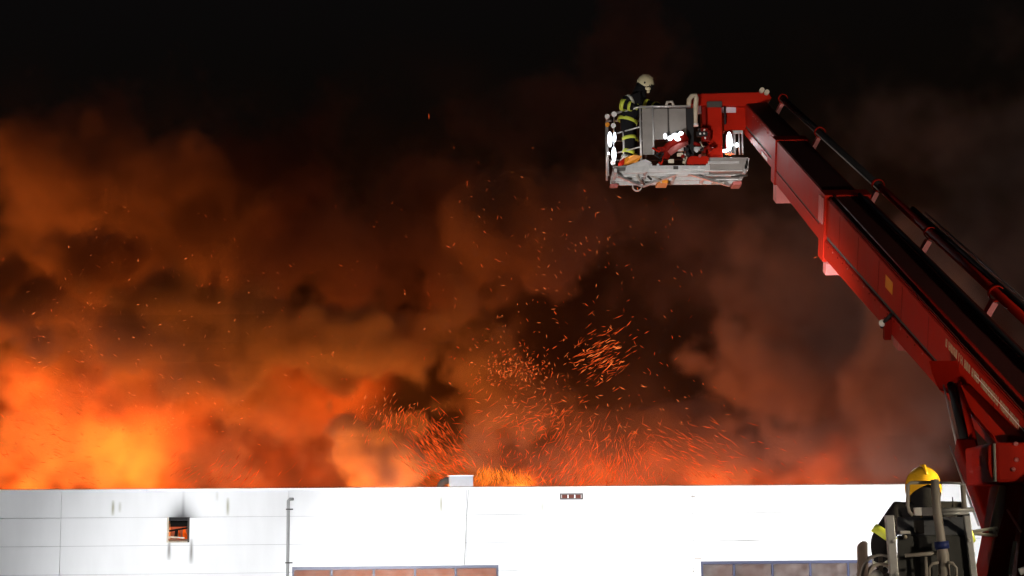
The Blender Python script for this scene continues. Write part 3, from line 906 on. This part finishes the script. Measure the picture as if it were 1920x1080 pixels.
spot('cage_lamp', (cx(1147), YB - .42, cz(285)), (cx(1140), YB - 4, ZF - 4), 60, 140, .6, (.9, .94, 1), .08)
spot('cage_lamp', (cx(1255), YB - 1.1, cz(263, -.6)), (cx(1262), YB - 4, ZF - 4), 50, 140, .6, (1, .97, .95), .08)

# ------------------------------------------------------------------ firefighters


def person(loc, rz, label, helmet_mat, J, rad, bands, head_c, head_pitch, hands, cat='person', size=1.0, hs=1.0):
    """J: joints (x forward, y left, z up), edges below; one skinned body mesh"""
    ro = root('person', loc, label, cat, 'firefighters at work', rz)
    ro['org'] = (0, 0, 0)
    ro.scale = (size,) * 3
    names = list(J)
    edges = [('pelvis', 'spine'), ('spine', 'chest'), ('chest', 'neck'), ('neck', 'head')]
    for s_ in 'LR':
        edges += [('chest', 'sh' + s_), ('sh' + s_, 'el' + s_), ('el' + s_, 'wr' + s_),
                  ('pelvis', 'hip' + s_), ('hip' + s_, 'kn' + s_), ('kn' + s_, 'an' + s_), ('an' + s_, 'toe' + s_)]
    me = bpy.data.meshes.new('turnout_suit')
    me.from_pydata([J[n] for n in names], [(names.index(a), names.index(b)) for a, b in edges], [])
    me.materials.append(GEAR)
    o = bpy.data.objects.new('turnout_suit', me)
    COL.objects.link(o)
    o.parent = ro
    sk = o.modifiers.new('skin', 'SKIN')
    sk.use_smooth_shade = True
    sv = me.skin_vertices[0].data
    for i, n in enumerate(names):
        sv[i].radius = rad[n.rstrip('LR')] if n.rstrip('LR') in rad else rad[n]
        sv[i].use_root = (n == 'pelvis')
    ss = o.modifiers.new('sub', 'SUBSURF')
    ss.levels = ss.render_levels = 2
    for a, b, t, w_, ra, rb, mm in bands:
        A, B = Vector(J[a]), Vector(J[b])
        d = (B - A).normalized()
        c = A.lerp(B, t)
        MB().ring(c - d * w_ / 2, c + d * w_ / 2, ra, rb, .06, 24).build('reflective_band', mm, ro)
    # head, helmet
    hc = Vector(head_c)
    M = Matrix.Rotation(head_pitch, 3, 'Y')

    def hp(x, y, z):
        return hc + M @ Vector((x, y, z))
    hm = MB().ball(hc, (.095, .078, .12), 18, 14, M)
    hm.ball(hp(.098, 0, -.015), (.02, .015, .025), 8, 6, M)
    for sgn in (-1, 1):
        hm.ball(hp(-.005, sgn * .08, -.01), (.025, .012, .035), 8, 6, M)
    hm.ball(hp(.085, 0, -.065), (.018, .03, .01), 8, 6, M)
    hd_ = hm.build('head', SKIN, ro)
    for sgn in (-1, 1):
        MB().ball(hp(.083, sgn * .033, .015), (.012, .014, .009), 8, 6, M).build('eye', BLACK, hd_)
    h = MB()
    # helmet shell: dome lower at the back, rim, crest
    prof = []
    n1_, n2_ = 28, 12
    R = []
    for j in range(n2_ + 1):
        ph = j / n2_ * math.radians(104)
        ring = []
        for i in range(n1_):
            th = 2 * math.pi * i / n1_
            cx_, sy_ = math.cos(th), math.sin(th)
            fr_ = max(0, cx_)
            phh = ph * (1 - .20 * fr_ - .14 * max(0, -cx_) + .13 * abs(sy_))
            r_ = math.sin(phh)
            ring.append(h.bm.verts.new(hp(hs * .162 * r_ * cx_ - .005, hs * .132 * r_ * sy_, hs * .165 * math.cos(phh) + .035)))
        R.append(ring)
    for A, B in zip(R, R[1:]):
        for i in range(n1_):
            f = h.bm.faces.new((A[i], A[(i + 1) % n1_], B[(i + 1) % n1_], B[i]))
            f.smooth = True
    bmesh.ops.remove_doubles(h.bm, verts=h.bm.verts, dist=.0005)
    he = h.build('helmet', helmet_mat, ro)
    MB().tube([hp(hs * .10, 0, hs * .165 + .012), hp(.0, 0, hs * .168 + .04), hp(-.09 * hs, 0, hs * .15 + .035), hp(-.15 * hs, 0, hs * .075 + .035)], [.012, .016, .016, .01], 8).build('crest', helmet_mat, he)
    for sgn in (-1, 1):
        MB().ball(hp(-.015, sgn * .128, .025), (.03, .016, .034), 14, 10, M).build('ear_guard', BLACK, he)
        MB().ball(hp(.075, sgn * .092, -.055), (.06, .025, .045), 12, 8, M).build('cheek_guard', helmet_mat, he)
    v = MB()
    R = []
    for j in range(5):
        ph = math.radians(78 + 10 * j)
        R.append([v.bm.verts.new(hp(.172 * math.sin(ph) * math.cos(t), .140 * math.sin(ph) * math.sin(t), .165 * math.cos(ph) + .03))
                  for t in (math.radians(-70 + 140 * k / 12) for k in range(13))])
    for A, B in zip(R, R[1:]):
        for i in range(12):
            f = v.bm.faces.new((A[i], A[i + 1], B[i + 1], B[i]))
            f.smooth = True
    v.build('visor', VISOR, he)
    MB().tube([hp(-.03, 0, .06), hp(-.045, 0, -.02), hp(-.05, 0, -.13), hp(-.05, 0, -.24)], [.10, .118, .125, .16], 18).build('neck_flap', GEAR, he)
    # gloves with five fingers
    for (wr, dr, up) in hands:
        wr, dr, up = Vector(wr), Vector(dr).normalized(), Vector(up)
        sd = dr.cross(up).normalized()
        up = sd.cross(dr)
        gl_ = MB().beam(wr - dr * .02, wr + dr * .09, .09, .038, tuple(up), .012)
        for k, ln in enumerate((.07, .08, .075, .06)):
            b_ = wr + dr * .085 + sd * (-.034 + .023 * k)
            gl_.tube([b_, b_ + dr * ln * .55 - up * .01, b_ + dr * ln * .8 - up * .04, b_ + dr * ln * .7 - up * .065], [.0115, .011, .010, .008], 8)
        b_ = wr + dr * .02 - sd * .04
        gl_.tube([b_, b_ - sd * .03 + dr * .03 - up * .01, b_ - sd * .03 + dr * .06 - up * .035], [.014, .012, .009], 8)
        gl_.build('glove', BLACK, ro)
    for s_ in 'LR':
        a_, t_ = Vector(J['an' + s_]), Vector(J['toe' + s_])
        MB().tube([a_ + Vector((0, 0, .16)), a_ + Vector((0, 0, .0)), a_ + (t_ - a_) * .2 - Vector((0, 0, .03))], [.075, .07, .06], 12).ball((a_ + t_) / 2 + Vector((.03, 0, -.03)), (.16, .055, .05), 14, 10).build('boot', BLACK, ro)
    return ro


RAD = dict(pelvis=(.17, .15), spine=(.18, .145), chest=(.185, .15), neck=(.085, .085), head=(.06, .06), sh=(.10, .10), el=(.075, .075), wr=(.052, .052),
           hip=(.115, .115), kn=(.088, .088), an=(.068, .068), toe=(.05, .045))

# firefighter in the cage, bent forward over the rail, facing right
J1 = dict(pelvis=(-.08, 0, .98), spine=(-.02, 0, 1.18), chest=(.09, 0, 1.40), neck=(.20, 0, 1.53), head=(.25, 0, 1.60),
          shL=(.12, .20, 1.42), elL=(.42, .10, 1.31), wrL=(.56, -.20, 1.22), shR=(.08, -.21, 1.40), elR=(-.20, -.30, 1.25), wrR=(.06, -.40, 1.17),
          hipL=(-.06, .10, .92), knL=(.03, .12, .50), anL=(-.04, .12, .09), toeL=(.12, .13, .05),
          hipR=(-.10, -.10, .92), knR=(-.04, -.12, .50), anR=(-.14, -.12, .09), toeR=(.02, -.13, .05))
RAD1 = dict(RAD, pelvis=(.21, .18), spine=(.22, .19), chest=(.235, .20), sh=(.135, .13), el=(.105, .105), wr=(.07, .07), hip=(.15, .15), kn=(.115, .115), an=(.095, .095), neck=(.11, .11))
base1 = Vector((cx(1184), YB - .05, ZF + fl + .035))
person(base1, 0, 'firefighter in black suit with yellow bands and cream helmet, leaning over the raised cage', HELW, J1, RAD1,
       [('spine', 'chest', .25, .06, .20, .235, BAND), ('spine', 'chest', .66, .045, .205, .25, BAND), ('shL', 'elL', .62, .07, .112, .112, BAND), ('elL', 'wrL', .45, .07, .092, .092, BAND),
        ('shR', 'elR', .45, .06, .125, .125, BANDS), ('elR', 'wrR', .12, .08, .11, .11, BAND), ('elR', 'wrR', .62, .06, .09, .09, BAND),
        ('pelvis', 'spine', .1, .07, .19, .22, BAND), ('hipR', 'knR', .7, .07, .13, .13, BAND), ('knR', 'anR', .35, .07, .115, .115, BAND), ('knR', 'anR', .6, .05, .11, .11, BANDS),
        ('hipL', 'knL', .7, .07, .13, .13, BAND), ('knL', 'anL', .4, .07, .115, .115, BAND)],
       (.275, 0, 1.70), .35, [(J1['wrL'], (.8, -.3, -.2), (0, 0, 1)), (J1['wrR'], (.9, -.2, -.2), (0, 0, 1))], size=1.05, hs=1.08)

# operator at the controls, seen from behind
J2 = dict(pelvis=(0, 0, .95), spine=(.0, 0, 1.17), chest=(.03, 0, 1.42), neck=(.06, 0, 1.53), head=(.07, 0, 1.58),
          shL=(.02, .22, 1.46), elL=(.04, .40, 1.22), wrL=(.24, .33, 1.0), shR=(.02, -.22, 1.46), elR=(.08, -.33, 1.16), wrR=(.30, -.24, 1.02),
          hipL=(0, .11, .90), knL=(.04, .13, .49), anL=(0, .14, .09), toeL=(.15, .16, .05), hipR=(0, -.11, .90), knR=(.04, -.13, .49), anR=(0, -.14, .09), toeR=(.15, -.16, .05))
RAD2 = dict(RAD, chest=(.215, .165), sh=(.125, .12), spine=(.2, .16), el=(.085, .085), neck=(.1, .1))
p2 = at(1739, 1000, 14.2)
person((p2.x, 14.2, DZ + .005), math.pi / 2, 'firefighter in yellow helmet seen from behind at the truck control console', HELY, J2, RAD2,
       [('shL', 'elL', .72, .075, .098, .098, BAND), ('shR', 'elR', .72, .075, .098, .098, BAND), ('elL', 'wrL', .6, .05, .07, .07, BANDS), ('elR', 'wrR', .6, .05, .07, .07, BANDS), ('spine', 'chest', .0, .06, .18, .215, BAND)],
       (.075, 0, 1.63), .15, [(J2['wrL'], (.9, -.1, -.2), (0, 0, 1)), (J2['wrR'], (.9, .1, -.2), (0, 0, 1))], hs=1.12)

# third firefighter, mostly behind the pedestal
J3 = dict(J2, elL=(.0, .38, 1.18), wrL=(.1, .45, .95))
p3 = at(1905, 1000, 16.9)
person((p3.x, 16.9, at(1900, 960, 16.9).z - 1.86), math.pi / 2, 'firefighter mostly hidden behind the red pedestal, only a yellow-banded sleeve showing', HELY, J3, RAD2,
       [('shL', 'elL', .55, .11, .10, .10, BAND), ('shR', 'elR', .55, .11, .10, .10, BAND), ('spine', 'chest', .0, .06, .18, .215, BAND)],
       (.075, 0, 1.63), .1, [(J3['wrL'], (.6, .1, -.6), (0, 0, 1)), (J3['wrR'], (.9, .1, -.2), (0, 0, 1))])
MB().box((p3.x - .6, 16.5, 1.5), (p3.x + .8, 17.35, at(1900, 960, 16.9).z - 1.86), .02).build('rear_platform', STEEL, tr)

# ------------------------------------------------------------------ smoke and fire (real volumes above the roofless hall)


def fbm(shape, vox, beta, l0, seed):
    r = np.random.default_rng(seed)
    f = np.fft.rfftn(r.standard_normal(shape).astype(np.float32))
    kx = np.fft.fftfreq(shape[0], vox[0])[:, None, None]
    ky = np.fft.fftfreq(shape[1], vox[1])[None, :, None]
    kz = np.fft.rfftfreq(shape[2], vox[2])[None, None, :]
    k = np.sqrt(kx * kx + ky * ky + kz * kz)
    f *= (k * k + (1 / l0) ** 2) ** (-(beta + 1.5) / 2) * np.exp(-(k * .35) ** 2)
    g_ = np.fft.irfftn(f, s=shape)
    g_ -= g_.mean()
    return (g_ / g_.std()).astype(np.float32)


def grid_volume(name, lo, hi, res, dens, material):
    """a density grid held on mesh points and turned into a volume by geometry nodes"""
    nx, ny, nz = res
    me = bpy.data.meshes.new(name)
    me.vertices.add(nx * ny * nz)
    G = np.meshgrid(*[np.linspace(l, h, r, dtype=np.float32) for l, h, r in zip(lo, hi, res)], indexing='ij')
    me.vertices.foreach_set('co', np.stack(G, -1).transpose(2, 1, 0, 3).ravel())
    a = me.attributes.new('d', 'FLOAT', 'POINT')
    a.data.foreach_set('value', dens.transpose(2, 1, 0).ravel().astype(np.float32))
    me.materials.append(material)
    o = bpy.data.objects.new(name, me)
    COL.objects.link(o)
    o['kind'] = 'stuff'
    ng = bpy.data.node_groups.new(name, 'GeometryNodeTree')
    ng.interface.new_socket('Geometry', in_out='INPUT', socket_type='NodeSocketGeometry')
    ng.interface.new_socket('Geometry', in_out='OUTPUT', socket_type='NodeSocketGeometry')
    N, L = ng.nodes, ng.links
    gi, go = N.new('NodeGroupInput'), N.new('NodeGroupOutput')
    vc = N.new('GeometryNodeVolumeCube')
    vc.inputs['Min'].default_value = lo
    vc.inputs['Max'].default_value = hi
    for i, k in enumerate('XYZ'):
        vc.inputs['Resolution ' + k].default_value = res[i]
    pos = N.new('GeometryNodeInputPosition')

    def vm(op, a_, b_=None):
        m_ = N.new('ShaderNodeVectorMath')
        m_.operation = op
        for i, v_ in enumerate((a_, b_)):
            if isinstance(v_, tuple):
                m_.inputs[i].default_value = v_
            elif v_ is not None:
                L.new(v_, m_.inputs[i])
        return m_
    q = vm('SUBTRACT', pos.outputs[0], tuple(lo)).outputs[0]
    q = vm('MULTIPLY', q, tuple((r - 1) / (h - l) for r, h, l in zip(res, hi, lo))).outputs[0]
    q = vm('FLOOR', vm('ADD', q, (.5, .5, .5)).outputs[0]).outputs[0]
    d = vm('DOT_PRODUCT', q, (1.0, float(nx), float(nx * ny)))
    fi = N.new('FunctionNodeFloatToInt')
    L.new(d.outputs['Value'], fi.inputs[0])
    na = N.new('GeometryNodeInputNamedAttribute')
    na.data_type = 'FLOAT'
    na.inputs[0].default_value = 'd'
    si = N.new('GeometryNodeSampleIndex')
    si.data_type = 'FLOAT'
    si.domain = 'POINT'
    L.new(gi.outputs[0], si.inputs[0])
    L.new(na.outputs[0], si.inputs[1])
    L.new(fi.outputs[0], si.inputs['Index'])
    L.new(si.outputs[0], vc.inputs['Density'])
    sm = N.new('GeometryNodeSetMaterial')
    sm.inputs['Material'].default_value = material
    L.new(vc.outputs[0], sm.inputs[0])
    L.new(sm.outputs[0], go.inputs[0])
    md = o.modifiers.new('grid', 'NODES')
    md.node_group = ng
    return o


def smoke_material():
    m = bpy.data.materials.new('brown_smoke')
    m.use_nodes = True
    nt = m.node_tree
    nt.nodes.clear()
    o = nt.nodes.new('ShaderNodeOutputMaterial')
    p = nt.nodes.new('ShaderNodeVolumePrincipled')
    p.inputs['Color'].default_value = (.42, .36, .33, 1)
    p.inputs['Density'].default_value = 1.3
    nt.links.new(p.outputs[0], o.inputs['Volume'])
    return m


def fire_material():
    m = bpy.data.materials.new('fire')
    m.use_nodes = True
    nt = m.node_tree
    nt.nodes.clear()
    o = nt.nodes.new('ShaderNodeOutputMaterial')
    a = nt.nodes.new('ShaderNodeAttribute')
    a.attribute_name = 'density'
    cr = nt.nodes.new('ShaderNodeValToRGB')
    e = cr.color_ramp.elements
    e[0].position, e[0].color = .05, (1, .085, .006, 1)
    e[1].position, e[1].color = .9, (1, .29, .026, 1)
    e2 = e.new(.4)
    e2.color = (1, .17, .012, 1)
    nt.links.new(a.outputs['Fac'], cr.inputs[0])
    mm = nt.nodes.new('ShaderNodeMath')
    mm.operation = 'MULTIPLY'
    mm.inputs[1].default_value = FIRE_GAIN
    nt.links.new(a.outputs['Fac'], mm.inputs[0])
    em = nt.nodes.new('ShaderNodeEmission')
    nt.links.new(cr.outputs[0], em.inputs[0])
    nt.links.new(mm.outputs[0], em.inputs[1])
    nt.links.new(em.outputs[0], o.inputs['Volume'])
    return m


def puffs(P, lo, hi, res, seeds, warp, soft, disp, tex):
    vox = [(h - l) / (r - 1) for l, h, r in zip(lo, hi, res)]
    X, Y, Z = np.meshgrid(*[np.linspace(l, h, r, dtype=np.float32) for l, h, r in zip(lo, hi, res)], indexing='ij')
    n1 = fbm(res, vox, 1.9, 7.0, seeds[0])
    n2 = fbm(res, vox, 1.5, 3.0, seeds[1])
    n3 = fbm(res, vox, 1.5, 3.0, seeds[2])
    n4 = fbm(res, vox, .9, 1.3, seeds[2] + 40)
    X2, Z2 = X + warp * n2, Z + warp * n3
    D = np.zeros(res, np.float32)
    for px, py, dy, rx, ry, rd, a, *own in P:
        c = at(px, py, dy)
        s_ = dy / F
        d = np.sqrt(((X2 - c.x) / (rx * s_)) ** 2 + ((Y - c.y) / rd) ** 2 + ((Z2 - c.z) / (ry * s_)) ** 2)
        D = np.maximum(D, a * np.clip((1 - d + (own[0] if own else disp) * n1 + (.05 * n4)) / (own[1] if own else soft), 0, 1) ** 1.3)
    D *= np.clip(.75 + tex * n2 + .4 * tex * n4, .06, 2)
    D[:2] = 0
    D[-2:] = 0
    D[:, :2] = 0
    D[:, -2:] = 0
    D[:, :, -2:] = 0
    return D, Z, n1


HAZE = .012
SMOKE = [  # px, py, depth, radius x px, radius y px, radius in depth m, density
    (30, 330, 79, 300, 140, 6, .5), (300, 390, 79, 240, 120, 5, .45), (480, 330, 80, 200, 110, 4, .2), (-150, 500, 79, 200, 300, 6, .7),
    (620, 480, 78, 200, 100, 5, .6), (800, 450, 79, 150, 100, 4, .5),
    (225, 510, 72, 95, 85, 2.5, 1.2), (120, 660, 81, 260, 90, 5, .5), (430, 720, 79, 240, 90, 4, .5), (200, 840, 82, 300, 80, 4, .4),
    (330, 590, 67, 170, 60, 2.5, 1.5), (80, 590, 68, 120, 50, 2.5, 1.5),
    (560, 640, 69, 200, 100, 3, 1.5), (760, 650, 69, 180, 110, 3, 1.5), (880, 720, 69, 120, 100, 3, 1.2),
    (980, 460, 74, 130, 90, 4, 1.0), (900, 520, 76, 110, 70, 4, .9), (1060, 380, 75, 90, 50, 3, .7),
    (672, 836, 67.6, 80, 56, 1.7, 3.0, .1, .22), (640, 870, 67.0, 58, 48, 1.4, 3.0, .1, .22), (745, 850, 67.5, 90, 58, 1.7, 2.8, .1, .25), (700, 890, 66.8, 120, 45, 1.6, 1.8, .1, .3), (800, 890, 67.2, 60, 36, 1.4, 1.6, .1, .3),
    (1450, 720, 74, 150, 90, 4, .7), (1600, 540, 76, 240, 150, 5, .4), (1350, 850, 78, 200, 80, 4, .6), (1720, 740, 70, 150, 150, 4, .55), (1560, 860, 77, 200, 80, 4, .6),
    (1060, 200, 77, 120, 80, 4, .22), (1200, 90, 78, 90, 70, 3, .25), (1360, 440, 76, 240, 190, 4, .08), (1850, 420, 78, 300, 280, 6, .06), (1100, 880, 78, 200, 60, 4, .5)]
lo, hi, res = (-29.0, 61.5, 4.5), (28.0, 91.5, 29.5), (316, 75, 138)
D, Z, n1 = puffs(SMOKE, lo, hi, res, (1, 2, 3), .55, .46, .34, .38)
D = np.maximum(D, HAZE * np.clip(.45 + .6 * n1, 0, 1.5) * np.clip((24 - Z) / 10, 0, 1))
D *= np.clip((Z - 4.6) / 1.5, 0, 1)
for ax in range(3):
    for e_ in (slice(0, 2), slice(-2, None)):
        q_ = [slice(None)] * 3
        q_[ax] = e_
        D[tuple(q_)] = 0
# clear air between the flames and the billow beside them
xs_, ys_, zs_ = [np.linspace(l, h, r) for l, h, r in zip(lo, hi, res)]
gap = (np.clip(1.6 - np.abs(xs_ + 8.9), 0, 1)[:, None, None] * np.clip((68.2 - ys_), 0, 1)[None, :, None] * np.clip(9.0 - zs_, 0, 1)[None, None, :]).astype(np.float32)
D *= 1 - gap
grid_volume('smoke', lo, hi, res, D, smoke_material())

FIRE_GAIN = 1.15
FIRE = [(230, 880, 71, 210, 170, 3.5, .8), (40, 930, 72, 180, 140, 3.5, .5), (290, 800, 73, 290, 150, 3.5, .34), (200, 700, 75, 290, 120, 3, .10), (520, 780, 75, 170, 130, 3, .14), (440, 890, 74, 150, 120, 3, .2), (110, 720, 75, 200, 110, 3, .2),
        (700, 905, 71, 160, 45, 2, .15), (370, 810, 68.5, 130, 100, 2, .22), (150, 922, 64.6, 330, 45, 1.3, .45), (480, 922, 64.6, 90, 30, 1.3, .3), (930, 905, 66, 62, 30, 1.3, 2.2), (1130, 895, 70, 150, 60, 2.5, .22), (1310, 895, 71, 130, 45, 2.5, .4), (1480, 905, 72, 150, 50, 2.5, .16)]
lo, hi, res = (-27.0, 62.0, 4.0), (16.0, 80.0, 13.0), (216, 40, 90)
D, Z, n1 = puffs(FIRE, lo, hi, res, (11, 12, 13), .4, 1.0, .28, .2)
grid_volume('fire', lo, hi, res, D, fire_material())

# embers and burning slivers carried up with the smoke
rnd = random.Random(21)


def ember_material(name, col, es):
    m = bpy.data.materials.new(name)
    m.use_nodes = True
    nt = m.node_tree
    nt.nodes.clear()
    o = nt.nodes.new('ShaderNodeOutputMaterial')
    e = nt.nodes.new('ShaderNodeEmission')
    nz = nt.nodes.new('ShaderNodeTexNoise')
    nz.inputs['Scale'].default_value = 1.7
    tc = nt.nodes.new('ShaderNodeTexCoord')
    nt.links.new(tc.outputs['Object'], nz.inputs[0])
    mr = nt.nodes.new('ShaderNodeMapRange')
    mr.inputs[1].default_value = .3
    mr.inputs[2].default_value = .7
    mr.inputs[3].default_value = es * .08
    mr.inputs[4].default_value = es * 1.9
    nt.links.new(nz.outputs[0], mr.inputs[0])
    nt.links.new(mr.outputs[0], e.inputs[1])
    e.inputs[0].default_value = (*col, 1)
    nt.links.new(e.outputs[0], o.inputs[0])
    return m


def ember_cloud(name, spec, material):
    """spec: px, py, spread x, spread y, count, heading deg, heading spread, length px, width px, depth"""
    V, Fc = [], []
    for px, py, sx, sy, n, hd_, hs, ln, wd, Y in spec:
        for _ in range(n):
            x, y = rnd.gauss(px, sx), rnd.gauss(py, sy)
            if y > 908:
                y = 908 - rnd.random() * 25
            y_ = Y + rnd.uniform(-2, 2)
            c = at(x, y, y_)
            a = math.radians(rnd.gauss(hd_, hs))
            k = y_ / F
            d = Vector((math.cos(a), rnd.uniform(-.5, .5), math.sin(a))).normalized() * (k * ln * rnd.uniform(.35, 1.3) / 2)
            w_ = k * wd * rnd.uniform(.6, 1.2) / 2
            s1 = d.cross(Vector((0, 1, 0))).normalized() * w_
            s2 = d.cross(s1).normalized() * w_
            bend = s1 * rnd.uniform(-1.2, 1.2)
            i = len(V)
            V += [c - d, c + d, c + s1 + bend, c + s2 + bend, c - s1 + bend, c - s2 + bend]
            for j in range(4):
                Fc += [(i, i + 2 + j, i + 2 + (j + 1) % 4), (i + 1, i + 2 + (j + 1) % 4, i + 2 + j)]
    me = bpy.data.meshes.new(name)
    me.from_pydata(V, [], Fc)
    me.materials.append(material)
    o = bpy.data.objects.new(name, me)
    COL.objects.link(o)
    o['kind'] = 'stuff'
    return o


HOT = ember_material('hot_ember', (1, .2, .045), 1.0)
WARM = ember_material('warm_ember', (1, .11, .018), .8)
ember_cloud('embers', [
    (955, 690, 30, 16, 127, 60, 40, 5.166, 1.188, 64), (1010, 700, 60, 40, 79, 20, 70, 7.38, 1.0098, 64), (1135, 668, 22, 26, 45, 25, 15, 17.712, 1.1286, 64), (1060, 760, 80, 50, 85, 115, 35, 11.07, 1.0692, 64),
    (1000, 420, 110, 60, 27, 120, 30, 8.856, 0.85833, 65), (1180, 470, 60, 60, 23, 130, 25, 8.856, 0.85833, 65), (1020, 590, 90, 40, 40, 120, 50, 8.118, 0.85833, 65),
    (240, 700, 130, 60, 61, 150, 30, 8.856, 0.9504, 64), (330, 790, 80, 30, 96, 150, 40, 5.904, 1.0098, 64), (60, 760, 60, 70, 39, 160, 25, 10.332, 0.9504, 64), (200, 580, 120, 40, 25, 20, 40, 8.118, 1.0098, 64),
    (500, 560, 160, 70, 25, 60, 50, 5.166, 1.0692, 64), (300, 440, 160, 60, 19, 60, 60, 5.904, 1.0098, 65), (720, 770, 40, 18, 51, 70, 25, 9.594, 1.0098, 63.5), (1240, 770, 70, 50, 39, 150, 30, 11.07, 1.0098, 64)], HOT)
ember_cloud('glowing_slivers', [
    (815, 840, 30, 30, 270, 130, 12, 26.568, 1.0098, 63.5), (840, 880, 22, 18, 171, 150, 12, 26.568, 1.0098, 63.5), (745, 790, 40, 16, 171, 70, 18, 14.76, 0.90882, 63.5), (1000, 780, 55, 30, 156, 25, 20, 20.664, 0.90882, 63.5),
    (1100, 850, 60, 40, 256, 62, 14, 26.568, 0.95931, 63.5), (1160, 870, 40, 25, 171, 95, 12, 26.568, 0.95931, 63.5), (1060, 890, 60, 14, 153, 45, 15, 22.14, 0.95931, 63.5), (960, 850, 40, 30, 102, 100, 30, 14.76, 0.90882, 63.5),
    (1270, 830, 50, 20, 102, 155, 12, 25.092, 0.90882, 63.5), (1320, 870, 50, 22, 85, 150, 14, 23.616, 0.90882, 63.5), (960, 690, 40, 25, 228, 60, 45, 7.38, 1.0098, 64), (1125, 665, 28, 30, 127, 30, 12, 20.664, 1.0098, 64),
    (420, 880, 60, 20, 85, 45, 12, 20.664, 0.80784, 63.5), (100, 820, 70, 60, 114, 160, 15, 19.188, 0.80784, 63.5), (1500, 860, 90, 35, 30, 150, 20, 16.236, 0.80784, 63.5), (1050, 540, 160, 130, 171, 120, 40, 9.594, 0.75735, 65), (350, 600, 220, 120, 142, 150, 40, 7.38, 0.75735, 65)], WARM)
ember_cloud('flame_tips', [(910, 893, 9, 7, 127, 70, 12, 25.092, 1.4256, 63), (940, 894, 22, 6, 228, 95, 16, 20.664, 1.4256, 63), (972, 901, 16, 4, 127, 125, 16, 19.188, 1.3068, 63)], ember_material('flame_tip', (1, .2, .022), 1.0))

# fire seen through the burned-out vent
fv = (VENT[0] + VENT[1]) / 2


def flame(u, y, z, h, w_):
    base = WC + WX * u + WN * y + Vector((0, 0, z))
    m_ = MB()
    pts, rr = [], []
    for k in range(9):
        t = k / 8
        pts.append(base + Vector((math.sin(t * 5 + u * 9) * w_ * .35 * t, math.cos(t * 4 + u) * w_ * .2, h * t)))
        rr.append(w_ * (.55 + .45 * math.sin(min(1, t * 2.2) * math.pi / 2)) * (1 - t) ** .8 * .5 + .004)
    m_.tube(pts, rr, 10)
    o = m_.build('flame', FLAME)
    o['label'] = FL.pop(0)
    o['category'] = 'flame'
    return o


FLAME = ember_material('flame', (1, .12, .01), .7)
FL = ['larger orange flame at the right inside the burned-out wall vent', 'small orange flame at the left inside the burned-out wall vent']
flame(fv + .17, .9, VENT[2] - .3, .85, .3)
flame(fv - .12, 1.1, VENT[2] - .3, .7, .16)
